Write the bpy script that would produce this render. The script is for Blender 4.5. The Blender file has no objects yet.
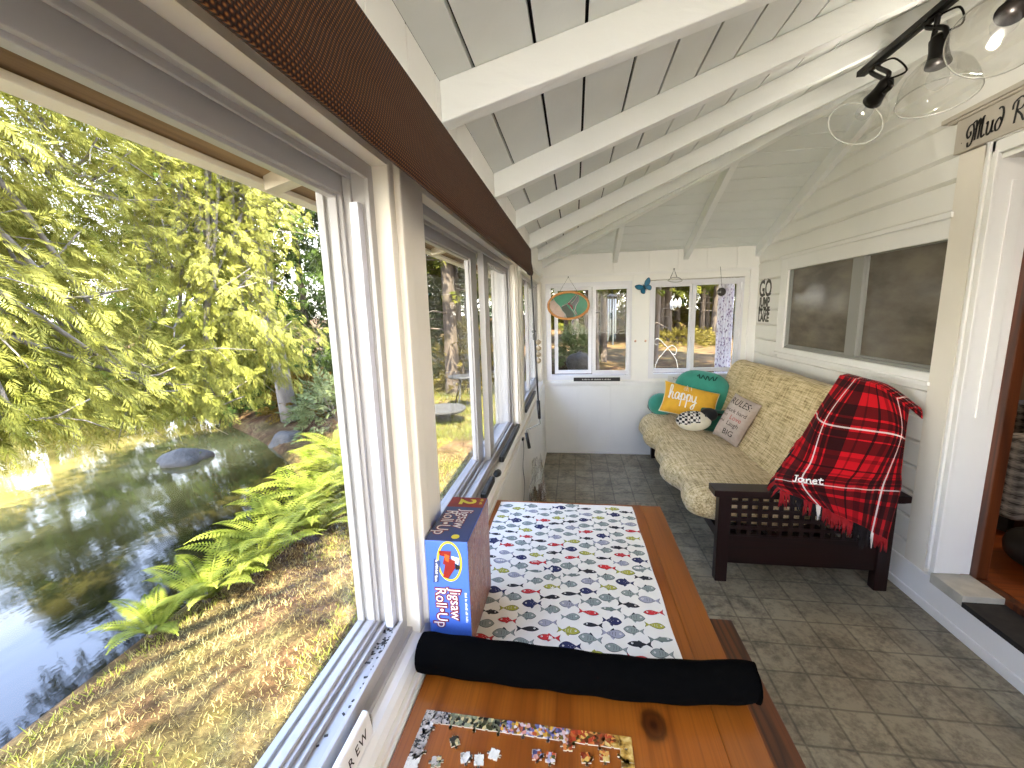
import bpy, bmesh, math, random
import numpy as np
from mathutils import Vector, Matrix, Euler
rnd = random.Random(7); nrs = np.random.RandomState(11)
S = bpy.context.scene
COL = S.collection
PI = math.pi

# ------------------------------------------------------------------ colours and node materials
def lin(c):
    return tuple(((v/12.92) if v <= .04045 else ((v+.055)/1.055)**2.4) for v in c)
def hx(s):
    s = s.lstrip('#'); return lin(tuple(int(s[i:i+2], 16)/255 for i in (0, 2, 4)))
def c4(c): return (c[0], c[1], c[2], 1.0)

class NT:
    def __init__(s, name):
        s.m = bpy.data.materials.new(name); s.m.use_nodes = True
        s.t = s.m.node_tree; s.n = s.t.nodes; s.b = s.n['Principled BSDF']; s.out = s.n['Material Output']
    def new(s, typ, **kw):
        n = s.n.new(typ)
        for k, v in kw.items(): setattr(n, k, v)
        return n
    def link(s, a, b): s.t.links.new(a, b)
    def coord(s, scale=(1, 1, 1), kind='Object', loc=(0, 0, 0), rot=(0, 0, 0)):
        tc = s.new('ShaderNodeTexCoord'); mp = s.new('ShaderNodeMapping')
        mp.inputs['Scale'].default_value = scale; mp.inputs['Location'].default_value = loc; mp.inputs['Rotation'].default_value = rot
        s.link(tc.outputs[kind], mp.inputs['Vector']); return mp.outputs['Vector']
    def noise(s, vec, scale=5, detail=3, rough=.5, dist=0):
        n = s.new('ShaderNodeTexNoise'); n.inputs['Scale'].default_value = scale; n.inputs['Detail'].default_value = detail
        n.inputs['Roughness'].default_value = rough; n.inputs['Distortion'].default_value = dist
        if vec is not None: s.link(vec, n.inputs['Vector'])
        return n.outputs['Fac']
    def math(s, op, a, b=0.0, c=0.0):
        n = s.new('ShaderNodeMath', operation=op)
        for i, v in enumerate((a, b, c)):
            if isinstance(v, (int, float)): n.inputs[i].default_value = v
            else: s.link(v, n.inputs[i])
        return n.outputs[0]
    def mix(s, f, a, b):
        n = s.new('ShaderNodeMix', data_type='RGBA')
        for k, v in ((0, f), (6, a), (7, b)):
            if isinstance(v, (int, float)): n.inputs[k].default_value = v
            elif isinstance(v, tuple): n.inputs[k].default_value = c4(v)
            else: s.link(v, n.inputs[k])
        return n.outputs[2]
    def ramp(s, f, stops):
        n = s.new('ShaderNodeValToRGB'); e = n.color_ramp.elements
        while len(e) < len(stops): e.new(.5)
        for i, (p, c) in enumerate(stops):
            e[i].position = p; e[i].color = c4(c) if isinstance(c, tuple) else (c, c, c, 1)
        s.link(f, n.inputs[0]); return n.outputs[0]
    def sep(s, v):
        n = s.new('ShaderNodeSeparateXYZ'); s.link(v, n.inputs[0]); return n.outputs
    def bump(s, h, strength=.3, dist=.01):
        n = s.new('ShaderNodeBump'); n.inputs['Strength'].default_value = strength; n.inputs['Distance'].default_value = dist
        s.link(h, n.inputs['Height']); s.link(n.outputs[0], s.b.inputs['Normal'])
    def base(s, c):
        if isinstance(c, tuple): s.b.inputs['Base Color'].default_value = c4(c)
        else: s.link(c, s.b.inputs['Base Color'])
    def set(s, rough=.5, metal=0, spec=.5, **kw):
        s.b.inputs['Roughness'].default_value = rough; s.b.inputs['Metallic'].default_value = metal
        s.b.inputs['Specular IOR Level'].default_value = spec
        for k, v in kw.items(): s.b.inputs[k].default_value = v

_mc = {}
def simple(name, color, rough=.5, metal=0, spec=.5, var=0, vscale=8, bump=0, bscale=60, bdist=.002, stretch=(1, 1, 1), sheen=0):
    if name in _mc: return _mc[name]
    if isinstance(color, str): color = hx(color)
    t = NT(name); t.set(rough, metal, spec)
    if sheen: t.b.inputs['Sheen Weight'].default_value = sheen
    if var or bump: co = t.coord(stretch)
    if var:
        f = t.noise(co, vscale, 4)
        a = tuple(max(0, v*(1-var)) for v in color); b = tuple(min(1, v*(1+var)) for v in color)
        t.base(t.ramp(f, [(.3, a), (.7, b)]))
    else: t.base(color)
    if bump: t.bump(t.noise(co, bscale, 3), bump, bdist)
    _mc[name] = t.m; return t.m

def glass(name, tint=(1, 1, 1), refl=1.0, rough=0.0):
    t = NT(name); t.n.remove(t.b)
    tr = t.new('ShaderNodeBsdfTransparent'); tr.inputs[0].default_value = c4(tint)
    gl = t.new('ShaderNodeBsdfGlossy'); gl.inputs['Roughness'].default_value = rough
    ge = t.new('ShaderNodeNewGeometry'); dp = t.new('ShaderNodeVectorMath', operation='DOT_PRODUCT')
    t.link(ge.outputs['Normal'], dp.inputs[0]); t.link(ge.outputs['Incoming'], dp.inputs[1])
    k = t.math('POWER', t.math('SUBTRACT', 1.0, t.math('ABSOLUTE', dp.outputs['Value'])), 5.0)
    fr = t.math('ADD', t.math('MULTIPLY', k, .5), .007)
    mx = t.new('ShaderNodeMixShader')
    t.link(t.math('MULTIPLY', fr, refl), mx.inputs[0]); t.link(tr.outputs[0], mx.inputs[1]); t.link(gl.outputs[0], mx.inputs[2])
    t.link(mx.outputs[0], t.out.inputs[0]); return t.m

def leafmat(name, ca, cb, trans=.35, scale=1.5):
    t = NT(name); t.n.remove(t.b)
    co = t.coord(); f = t.noise(co, scale, 3); g = t.noise(co, scale*9, 2)
    col = t.ramp(t.math('ADD', t.math('MULTIPLY', f, .6), t.math('MULTIPLY', g, .4)), [(.36, ca), (.64, cb)])
    d = t.new('ShaderNodeBsdfDiffuse'); r = t.new('ShaderNodeBsdfTranslucent'); m = t.new('ShaderNodeMixShader'); m.inputs[0].default_value = trans
    t.link(col, d.inputs[0]); t.link(col, r.inputs[0]); t.link(d.outputs[0], m.inputs[1]); t.link(r.outputs[0], m.inputs[2])
    t.link(m.outputs[0], t.out.inputs[0]); return t.m

def wood(name, ca, cb, cdark, axis='Y', rough=.35, ring=9.0, fine=1.0, spec=.5, knots=()):
    """pine boards: growth-ring bands stretched along the axis, fine pores, optional knots (x, y in object space)"""
    t = NT(name); t.set(rough, 0, spec)
    sc = {'Y': (1, .06, 1), 'X': (.06, 1, 1), 'Z': (1, 1, .06)}[axis]
    co = t.coord(sc); n1 = t.noise(co, 7, 2, .5, .6)
    band = t.math('FRACT', t.math('MULTIPLY', n1, ring))
    tri = t.math('ABSOLUTE', t.math('SUBTRACT', band, .5))
    sc2 = {'Y': (1, .012, 1), 'X': (.012, 1, 1), 'Z': (1, 1, .012)}[axis]
    n2 = t.noise(t.coord(sc2), 260*fine, 3)
    n3 = t.noise(t.coord(sc), 3, 2)
    c = t.ramp(tri, [(0, cb), (.32, ca), (.5, ca)])
    c = t.mix(t.math('MULTIPLY', t.ramp(n2, [(.45, 0.0), (.75, 1.0)]), .35), c, cdark)
    c = t.mix(t.math('MULTIPLY', t.ramp(n3, [(.35, 0.0), (.7, 1.0)]), .35), c, cb)
    for kx, ky, kr in knots:
        sp = t.sep(t.coord())
        dx = t.math('SUBTRACT', sp[0], kx); dy = t.math('MULTIPLY', t.math('SUBTRACT', sp[1], ky), .7)
        d = t.math('SQRT', t.math('ADD', t.math('MULTIPLY', dx, dx), t.math('MULTIPLY', dy, dy)))
        d = t.math('ADD', d, t.math('MULTIPLY', t.math('SUBTRACT', t.noise(t.coord(), 40, 2), .5), kr*.5))
        c = t.mix(t.ramp(d, [(0, 1.0), (kr*.3, 1.0), (kr*.5, .7), (kr*.8, .85), (kr*.95, 1.0), (kr*1.12, .35), (kr*1.5, .0)]), c, cdark)
    t.base(c); t.bump(n2, .05, .001); return t.m

# ------------------------------------------------------------------ mesh builder
class M:
    def __init__(s): s.v = []; s.f = []; s.mi = []; s.uv = {}; s.sm = []
    def add(s, verts, faces, mat=0, uvs=None, smooth=False):
        o = len(s.v); s.v += [tuple(map(float, q)) for q in verts]
        for k, fc in enumerate(faces):
            if uvs is not None: s.uv[len(s.f)] = [uvs[i] for i in fc]
            s.f.append([i+o for i in fc]); s.mi.append(mat); s.sm.append(smooth)
        return s
    def box(s, x0, x1, y0, y1, z0, z1, mat=0):
        x0, x1 = sorted((x0, x1)); y0, y1 = sorted((y0, y1)); z0, z1 = sorted((z0, z1))
        v = [(x, y, z) for z in (z0, z1) for y in (y0, y1) for x in (x0, x1)]
        return s.add(v, [(0, 2, 3, 1), (4, 5, 7, 6), (0, 1, 5, 4), (2, 6, 7, 3), (0, 4, 6, 2), (1, 3, 7, 5)], mat)
    def obox(s, c, dims, mx=None, mat=0):
        a, b, d = (q/2 for q in dims); v = []
        for z in (-d, d):
            for y in (-b, b):
                for x in (-a, a):
                    p = Vector((x, y, z)); p = (mx @ p) if mx is not None else p; v.append(p+Vector(c))
        return s.add(v, [(0, 2, 3, 1), (4, 5, 7, 6), (0, 1, 5, 4), (2, 6, 7, 3), (0, 4, 6, 2), (1, 3, 7, 5)], mat)
    def prism(s, poly, frm, h, mat=0):
        """poly 2-D outline, frm(u,v,w)->point, extruded w from 0 to h"""
        n = len(poly); v = [frm(u, w, 0) for u, w in poly]+[frm(u, w, h) for u, w in poly]
        return s.add(v, [tuple(range(n))[::-1], tuple(range(n, 2*n))]+[(i, (i+1) % n, n+(i+1) % n, n+i) for i in range(n)], mat)
    def tube(s, pts, r, n=8, mat=0, caps=True, smooth=True):
        P = [Vector(p) for p in pts]; R = list(r) if hasattr(r, '__len__') else [r]*len(P); v = []; f = []
        up = None
        for i, p in enumerate(P):
            d = (P[min(i+1, len(P)-1)]-P[max(i-1, 0)])
            d = d.normalized() if d.length > 1e-9 else Vector((0, 0, 1))
            if up is None: up = d.orthogonal().normalized()
            up = (up-d*up.dot(d)); up = up.normalized() if up.length > 1e-6 else d.orthogonal().normalized()
            w = d.cross(up)
            for k in range(n):
                a = 2*PI*k/n; v.append(p+(up*math.cos(a)+w*math.sin(a))*R[i])
        for i in range(len(P)-1):
            for k in range(n): f.append((i*n+k, i*n+(k+1) % n, (i+1)*n+(k+1) % n, (i+1)*n+k))
        if caps: f += [tuple(range(n))[::-1], tuple(range((len(P)-1)*n, len(P)*n))]
        return s.add(v, f, mat, smooth=smooth)
    def lathe(s, prof, n=24, mx=None, mat=0, smooth=True):
        """prof (r,z); mx 4x4"""
        v = []; f = []
        for r, z in prof:
            for k in range(n):
                a = 2*PI*k/n; p = Vector((r*math.cos(a), r*math.sin(a), z)); v.append(mx @ p if mx is not None else p)
        for i in range(len(prof)-1):
            for k in range(n): f.append((i*n+k, i*n+(k+1) % n, (i+1)*n+(k+1) % n, (i+1)*n+k))
        return s.add(v, f, mat, smooth=smooth)
    def grid(s, P, mat=0, cu=False, cv=False, uv=False, smooth=True):
        P = np.asarray(P, float); nu, nv = P.shape[:2]; f = []
        for i in range(nu if cu else nu-1):
            for j in range(nv if cv else nv-1):
                a, b = (i+1) % nu, (j+1) % nv; f.append((i*nv+j, a*nv+j, a*nv+b, i*nv+b))
        uvs = [(i/(nu-1), j/(nv-1)) for i in range(nu) for j in range(nv)] if uv else None
        return s.add(P.reshape(-1, 3), f, mat, uvs, smooth)
    def build(s, name, mats, parent=None, bevel=0, origin=None, seg=2, weld=False, fixn=True):
        me = bpy.data.meshes.new(name)
        V = np.array(s.v, float).reshape(-1, 3)
        if origin is None and parent is None: origin = ((V[:, 0].min()+V[:, 0].max())/2, (V[:, 1].min()+V[:, 1].max())/2, V[:, 2].min())
        if parent is not None: origin = tuple(wloc(parent))
        V = V-np.array(origin)
        me.from_pydata([tuple(q) for q in V], [], s.f)
        for m in (mats if isinstance(mats, (list, tuple)) else [mats]): me.materials.append(m)
        me.polygons.foreach_set('material_index', s.mi); me.polygons.foreach_set('use_smooth', s.sm)
        if s.uv:
            ul = me.uv_layers.new(name='UVMap')
            for p in me.polygons:
                u = s.uv.get(p.index)
                if u:
                    for k, li in enumerate(p.loop_indices): ul.data[li].uv = u[k]
        if bevel or weld or fixn:
            bm = bmesh.new(); bm.from_mesh(me)
            if weld: bmesh.ops.remove_doubles(bm, verts=bm.verts, dist=1e-5)
            if fixn: bmesh.ops.recalc_face_normals(bm, faces=bm.faces)
            if bevel:
                e = [e for e in bm.edges if len(e.link_faces) == 2 and e.calc_face_angle(0) > .6]
                bmesh.ops.bevel(bm, geom=e, offset=bevel, segments=seg, affect='EDGES', profile=.6, clamp_overlap=True)
            bm.to_mesh(me); bm.free()
        o = bpy.data.objects.new(name, me); COL.objects.link(o)
        if parent is not None: o.parent = parent
        else: o.location = origin
        return o

def wloc(o):
    p = Vector(o.location)
    while o.parent: o = o.parent; p += Vector(o.location)
    return p
def tag(o, label, cat, group=None, kind=None):
    o['label'] = label; o['category'] = cat
    if group: o['group'] = group
    if kind: o['kind'] = kind
    return o
def thing(name, loc, label, cat, group=None):
    o = bpy.data.objects.new(name, None); COL.objects.link(o); o.location = loc; o.empty_display_size = .1
    return tag(o, label, cat, group)
def struct(o, label, cat):
    o['kind'] = 'structure'; o['label'] = label; o['category'] = cat; return o
def sroot(name, loc, label, cat):
    o = thing(name, loc, label, cat); o['kind'] = 'structure'; return o
def raw(name, V, F, mat, parent=None, origin=(0, 0, 0), smooth=False):
    """fast path for big numpy meshes of equal-sized faces"""
    me = bpy.data.meshes.new(name)
    if parent is not None: origin = tuple(wloc(parent))
    V = np.asarray(V, np.float32)-np.array(origin, np.float32); F = np.asarray(F, np.int32); k = F.shape[1]
    me.vertices.add(len(V)); me.vertices.foreach_set('co', V.ravel())
    me.loops.add(F.size); me.loops.foreach_set('vertex_index', F.ravel())
    me.polygons.add(len(F)); me.polygons.foreach_set('loop_start', np.arange(0, F.size, k, dtype=np.int32))
    try: me.polygons.foreach_set('loop_total', np.full(len(F), k, np.int32))
    except Exception: pass
    me.update(calc_edges=True); me.validate()
    for m in (mat if isinstance(mat, (list, tuple)) else [mat]): me.materials.append(m)
    o = bpy.data.objects.new(name, me); COL.objects.link(o)
    if parent is not None: o.parent = parent
    else: o.location = origin
    return o
def copy_tree(o, parent=None):
    c = o.copy(); COL.objects.link(c)
    if parent is not None: c.parent = parent
    for ch in list(o.children): copy_tree(ch, c)
    return c
def frame(o, u, v):
    """4x4 with x axis u, y axis v, z = u x v at o"""
    u = Vector(u).normalized(); v = Vector(v); v = (v-u*v.dot(u)).normalized(); w = u.cross(v)
    m = Matrix((u, v, w)).transposed().to_4x4(); m.translation = Vector(o); return m
def catmull(P, k=6):
    P = [Vector(p) for p in P]; out = []
    for i in range(len(P)-1):
        a, b, c, d = P[max(i-1, 0)], P[i], P[i+1], P[min(i+2, len(P)-1)]
        for j in range(k):
            t = j/k; out.append(.5*((2*b)+(c-a)*t+(2*a-5*b+4*c-d)*t*t+(3*b-a-3*c+d)*t**3))
    out.append(P[-1]); return out

# ------------------------------------------------------------------ lettering
def text_mesh(mb, body, size, mx, mat=0, ext=.0006, squash=1.0, shear=0.0, center=True, bold=0.0):
    cu = bpy.data.curves.new('t', 'FONT'); cu.body = body; cu.size = size; cu.extrude = ext; cu.shear = shear; cu.offset = bold
    cu.align_x = 'CENTER' if center else 'LEFT'; cu.resolution_u = 3
    o = bpy.data.objects.new('t', cu); COL.objects.link(o); me = bpy.data.meshes.new_from_object(o)
    v = [mx @ Vector((q.co.x*squash, q.co.y, q.co.z)) for q in me.vertices]; f = [tuple(p.vertices) for p in me.polygons]
    mb.add(v, f, mat); bpy.data.objects.remove(o); bpy.data.curves.remove(cu); bpy.data.meshes.remove(me)
# script letters as pen strokes (x advance, strokes) in x-height units
STROKES = {
 'h': (.62, [[(0, .1), (.18, .6), (.3, 1.5), (.2, 1.85), (.1, 1.5), (.1, .0)], [(.1, .35), (.25, .85), (.4, .8), (.4, .2), (.5, .0), (.62, .12)]]),
 'a': (.62, [[(.45, .75), (.25, .9), (.06, .55), (.12, .08), (.3, .08), (.45, .6), (.48, .85), (.46, .25), (.52, .02), (.62, .12)]]),
 'p': (.62, [[(0, .3), (.14, .9), (.12, 0), (.1, -.75)], [(.12, .55), (.3, .92), (.48, .6), (.38, .1), (.18, .1)], [(.38, .1), (.62, .14)]]),
 'y': (.62, [[(0, .85), (.06, .3), (.2, .05), (.38, .35), (.46, .9), (.42, .0), (.3, -.7), (.1, -.75), (.1, -.45), (.62, .15)]]),
 'o': (.6, [[(.3, .9), (.08, .6), (.12, .1), (.34, .02), (.5, .4), (.4, .82), (.25, .88)]]),
 'J': (.55, [[(.1, 1.5), (.5, 1.5)], [(.35, 1.5), (.35, .3), (.2, .0), (.02, .15)]]),
 'n': (.6, [[(.05, .9), (.08, 0)], [(.08, .55), (.28, .9), (.42, .7), (.44, .1), (.56, .0)]]),
 'e': (.56, [[(.06, .45), (.44, .55), (.34, .9), (.12, .75), (.06, .3), (.22, .0), (.48, .15)]]),
 't': (.45, [[(.2, 1.4), (.18, .2), (.3, .0), (.44, .12)], [(.0, .95), (.42, .95)]]),
 'M': (1.25, [[(-.1, .05), (-.05, -.25), (.2, -.1), (.32, .6), (.2, 1.15), (-.1, 1.1), (-.25, .7), (-.1, .35), (.08, .5), (.05, .75)], [(.2, 1.2), (.45, 1.3), (.5, .7), (.45, 0)], [(.45, .7), (.72, 1.35), (.74, .6), (.7, 0)], [(.72, .8), (.98, 1.35), (1.05, 1.3)], [(.98, 1.3), (.92, .4), (1.0, .02), (1.2, .15)]]),
 'u': (.62, [[(.0, .75), (.1, .85), (.08, .2), (.22, .0), (.4, .3), (.46, .85), (.44, .15), (.62, .1)]]),
 'd': (.66, [[(.5, .55), (.3, .8), (.06, .45), (.15, .05), (.38, .15), (.55, .8), (.5, 1.3), (.3, 1.45), (.2, 1.35)]]),
 'R': (1.0, [[(.3, 1.35), (.25, .7), (.2, 0)], [(.0, .9), (.05, 1.3), (.5, 1.5), (.8, 1.2), (.6, .8), (.3, .75), (.6, .4), (.8, .0), (1.0, .1)]]),
 'm': (.95, [[(.05, .85), (.08, 0)], [(.08, .55), (.26, .9), (.38, .7), (.38, 0)], [(.38, .55), (.6, .9), (.72, .7), (.74, .1), (.9, .05)]]),
 ' ': (.45, []), '!': (.3, [[(.15, 1.4), (.12, .35)], [(.12, .05), (.12, .0)]]),
}
def script(mb, word, size, mx, pen=.1, mat=0, ratio=.55, lift=.001, curve=None):
    """pen-stroke lettering as flattened ribbons; mx maps (x, y, lift); curve(x,y)->(x,y,z) may bend it over a cushion"""
    x = 0
    for ch in word:
        adv, st = STROKES[ch]
        for s_ in st:
            P = catmull([(a+x, b, 0) for a, b in s_], 5); w = pen/2
            L = []; Rr = []
            for i, p in enumerate(P):
                d = P[min(i+1, len(P)-1)]-P[max(i-1, 0)]; d = d.normalized() if d.length > 1e-6 else Vector((1, 0, 0))
                nn = Vector((-d.y, d.x, 0)); ww = w*(.65+.5*abs(d.y))
                for lst, sg in ((L, 1), (Rr, -1)):
                    q = p+nn*ww*sg; q = Vector((q.x*size, q.y*size, 0))
                    z = curve(q.x, q.y) if curve else 0
                    lst.append(mx @ Vector((q.x, q.y, z+lift)))
            mb.grid([L, Rr], mat, smooth=False)
        x += adv
    return x*size
def script_w(word, size): return sum(STROKES[c][0] for c in word)*size

def fine_print(mb, words, h, mx, mat=0):
    """a line of print too small to read: one short stroke per letter, with word gaps"""
    n = sum(words)*.55+len(words)*.5; x = -n*h/2
    for w_ in words:
        for k in range(w_):
            hh = h*(.9 if (k*7+w_) % 3 else .62); v = [mx @ Vector(q) for q in ((x, 0, 0), (x+h*.36, 0, 0), (x+h*.36, hh, 0), (x, hh, 0))]; mb.add(v, [(0, 1, 2, 3)], mat); x += h*.55
        x += h*.5
# ================================================================== THE ROOM
XL, XR, YB, YR = -.31, 1.69, 4.27, -1.7
RS, HS = .365, .40                      # pitch of the main slope and of the hip end
def roofz(x): return 2.0+RS*(x+.31)
def hipz(y): return 2.0+HS*(YB-y)
def hipy(x): return YB-(x+.31)*RS/HS    # plan line of the hip

white = simple('white_paint', '#ebe9e3', .5, var=.03, vscale=3, bump=.15, bscale=35, bdist=.002)
white2 = simple('white_gloss_paint', '#eceae6', .35, var=.02, vscale=4)
ceilw = simple('ceiling_paint', '#dfe1dd', .6, var=.05, vscale=2.5, bump=.25, bscale=28, bdist=.004)
vinyl = simple('white_vinyl', '#a8a4a1', .3, var=.02, vscale=6)
casing = simple('cream_paint', '#e6dfd2', .45, var=.04, vscale=4)
black = simple('black_metal', '#0c0b0b', .45)
darkgap = simple('tar_paper', '#050505', .9)
pane = glass('window_glass', (.97, .985, .975), .9)

# --- floor: vinyl sheet printed with 15 cm slate tiles
t = NT('slate_tile_vinyl'); t.set(.42, 0, .4)
co = t.coord(); sp = t.sep(co); P_ = .1526
jx = t.math('SUBTRACT', t.noise(co, 9, 2), .5); jy = t.math('SUBTRACT', t.noise(t.coord(loc=(3, 7, 0)), 9, 2), .5)
ux = t.math('DIVIDE', t.math('SUBTRACT', t.math('ADD', sp[0], t.math('MULTIPLY', jx, .006)), .0009), P_)
uy = t.math('DIVIDE', t.math('SUBTRACT', t.math('ADD', sp[1], t.math('MULTIPLY', jy, .006)), .0966), P_)
fx = t.math('ABSOLUTE', t.math('SUBTRACT', t.math('FRACT', t.math('ADD', ux, 40.0)), .5))
fy = t.math('ABSOLUTE', t.math('SUBTRACT', t.math('FRACT', t.math('ADD', uy, 40.0)), .5))
edge = t.math('MAXIMUM', fx, fy)
cell = t.new('ShaderNodeCombineXYZ'); t.link(t.math('FLOOR', ux), cell.inputs[0]); t.link(t.math('FLOOR', uy), cell.inputs[1])
wn = t.new('ShaderNodeTexWhiteNoise', noise_dimensions='2D'); t.link(cell.outputs[0], wn.inputs['Vector'])
big = t.noise(co, 6.5, 5, .7, .5); fin = t.noise(co, 40, 4, .7)
mott = t.math('ADD', t.math('MULTIPLY', big, .7), t.math('MULTIPLY', fin, .45))
c = t.ramp(mott, [(.38, hx('#453e32')), (.5, hx('#756c5a')), (.64, hx('#a0967e'))])
c = t.mix(t.math('MULTIPLY', wn.outputs['Value'], .5), c, t.mix(fin, hx('#4c4538'), hx('#857c69')))
c = t.mix(t.ramp(edge, [(.46, 0.0), (.488, .5)]), c, hx('#2b271f'))
t.base(c); t.bump(t.math('SUBTRACT', t.math('MULTIPLY', fin, .3), t.ramp(edge, [(.44, 0.0), (.49, 1.0)])), .25, .002)
b = M(); b.box(-.47, XR+.02, YR, YB+.1, -.08, 0)
struct(b.build('floor', t.m, origin=(0, 0, 0)), 'grey slate patterned vinyl tile floor of the porch', 'floor')

# --- ceiling planks with real dark gaps, clipped along the hip, and the roof deck above
def clip_hip(x0, x1, y0, side):          # plan polygon of a main-slope plank
    return [(x0, y0), (x1, y0), (x1, hipy(x1)), (x0, hipy(x0))]
b = M(); gaps = [-.31, -.232, -.0905, .030, .176, .301, .426, .552, .676, .80, .93, 1.06, 1.19, 1.32, 1.45, 1.58, 1.70]
gw = [.0, .008, .009, .0085, .008, .008, .0075, .0075, .007, .007, .007, .006, .006, .006, .006, .006, 0]
for i in range(len(gaps)-1):
    x0, x1 = gaps[i]+gw[i]/2, gaps[i+1]-gw[i+1]/2
    pl = clip_hip(x0, x1, YR-.1, 0)
    v = [(x, y, roofz(x)) for x, y in pl]+[(x, y, roofz(x)+.016) for x, y in pl]
    b.add(v, [(3, 2, 1, 0), (4, 5, 6, 7), (0, 1, 5, 4), (1, 2, 6, 5), (2, 3, 7, 6), (3, 0, 4, 7)])
hy = [YB]+[YB-.05-.118*k for k in range(0, 16)]
for i in range(len(hy)-1):
    y1, y0 = hy[i]-.0038, hy[i+1]+.0038
    xh = lambda y: -.31+(YB-y)*HS/RS
    if xh(y1) > XR: break
    pl = [(xh(y1), y1), (min(xh(y0), XR+.01), y0), (XR+.01, y0), (XR+.01, y1)]
    v = [(x, y, hipz(y)) for x, y in pl]+[(x, y, hipz(y)+.016) for x, y in pl]
    b.add(v, [(3, 2, 1, 0), (4, 5, 6, 7), (0, 1, 5, 4), (1, 2, 6, 5), (2, 3, 7, 6), (3, 0, 4, 7)])
ceil = b.build('ceiling', ceilw, origin=(0, 0, 0)); struct(ceil, 'white painted plank ceiling sloping up from the window wall', 'ceiling')
b = M()
for (x0, x1) in ((-.80, 1.72),):
    v = [(x, y, roofz(x)+dz) for dz in (.018, .06) for x, y in ((x0, YR-.3), (x1, YR-.3), (x1, hipy(x1)+.04), (x0, YB+.53))]
    b.add(v, [(3, 2, 1, 0), (4, 5, 6, 7), (0, 1, 5, 4), (1, 2, 6, 5), (2, 3, 7, 6), (3, 0, 4, 7)])
v = [(x, y, hipz(y)+dz) for dz in (.018, .06) for x, y in ((-.80, YB+.5), (1.72, YB+.5), (1.72, hipy(1.72)), (1.70, hipy(1.70)))]
b.add(v, [(3, 2, 1, 0), (4, 5, 6, 7), (0, 1, 5, 4), (1, 2, 6, 5), (2, 3, 7, 6), (3, 0, 4, 7)])
roof = b.build('roof', darkgap, origin=(0, 0, 0)); struct(roof, 'dark roof deck over the porch ceiling with overhanging eaves', 'roof')
soff = wood('soffit_wood', hx('#93754f'), hx('#654b30'), hx('#3a2a1a'), 'Y', .7, 6)
b = M()                                 # rough boards under the eave and the pale fascia
for k in range(3):
    x0, x1 = -.80+k*.15, -.80+(k+1)*.15-.004
    v = [(x, y, roofz(x)+dz) for dz in (0, .017) for x, y in ((x0, YR-.3), (x1, YR-.3), (x1, YB+.5), (x0, YB+.5))]
    b.add(v, [(3, 2, 1, 0), (4, 5, 6, 7), (0, 1, 5, 4), (1, 2, 6, 5), (2, 3, 7, 6), (3, 0, 4, 7)])
b.build('soffit', soff, roof)
b = M(); b.box(-.825, -.80, YR-.3, YB+.53, 1.818, 1.895); b.build('fascia', soff, roof, bevel=.003)
b = M(); b.box(-.835, -.79, YR-.3, YB+.53, 1.803, 1.818); b.build('drip_edge', simple('fascia_paint', '#d9cdbb', .6, var=.08), roof, bevel=.003)

RD = .092                                # rafter depth below the planks
def rafter(name, ya, yb_, w=.047, x0=XL, x1=XR, depth=RD, parent=ceil, mat=None):
    """ya at x0, yb_ at x1 (near face)"""
    b = M(); v = []
    for dy in (0, w):
        for x, z in ((x0, roofz(x0)-depth), (x1, roofz(x1)-depth), (x1, roofz(x1)-.001), (x0, roofz(x0)-.001)):
            yy = ya+(yb_-ya)*(x-x0)/(x1-x0)+dy; v.append((x, yy, z))
    b.add(v, [(0, 1, 2, 3), (7, 6, 5, 4), (0, 4, 5, 1), (1, 5, 6, 2), (2, 6, 7, 3), (3, 7, 4, 0)])
    return b.build(name, mat or rafw, parent, bevel=.004)
rafw = simple('rafter_paint', '#e9eae7', .55, var=.03, vscale=5, bump=.5, bscale=45, bdist=.004, stretch=(.25, 1, 1))
RY = [(-1.6, -1.6), (-.95, -.95), (-.29, -.29), (.375, .40), (1.05, 1.47), (1.725, 1.735), (2.35, 2.03)]
for ya, yb_ in RY: rafter('rafter', ya, yb_, .05)
rafter('rafter', 3.05, 2.52, .047, XL, 1.60, .10); rafter('rafter', 3.77, 2.80, .047, XL, 1.45, .10)
# hip rafter along the valley of the two slopes, jack rafters on the hip end
def beam(a, bq, w, depth):
    a, bq = Vector(a), Vector(bq); d = bq-a; s = Vector((0, 0, 1)).cross(d).normalized()*w/2; dn = Vector((0, 0, -depth)); b = M()
    v = [a-s, a+s, a+s+dn, a-s+dn, bq-s, bq+s, bq+s+dn, bq-s+dn]
    b.add(v, [(0, 1, 2, 3), (7, 6, 5, 4), (0, 4, 5, 1), (1, 5, 6, 2), (2, 6, 7, 3), (3, 7, 4, 0)]); return b
beam((XL, YB, 1.998), (XR, hipy(XR), roofz(XR)-.002), .05, .115).build('hip_rafter', rafw, ceil, bevel=.003)
for x in (.385, 1.03, 1.655):
    y1 = hipy(x)+.03
    beam((x, YB, hipz(YB)-.001), (x, y1, hipz(y1)-.001), .045, .095).build('jack_rafter', rafw, ceil, bevel=.003)
for ya, _ in RY[3:]+[(3.05, 0), (3.77, 0)]:
    b = M(); x0, x1 = -.79, -.47
    v = [(x, ya+dy, roofz(x)-dz) for dy in (0, .047) for x, dz in ((x0, .035), (x1, .07), (x1, 0), (x0, 0))]
    b.add(v, [(0, 1, 2, 3), (7, 6, 5, 4), (0, 4, 5, 1), (1, 5, 6, 2), (2, 6, 7, 3), (3, 7, 4, 0)])
    b.build('rafter_tail', simple('tail_paint', '#cfc3ae', .6, var=.1), roof)

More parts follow.
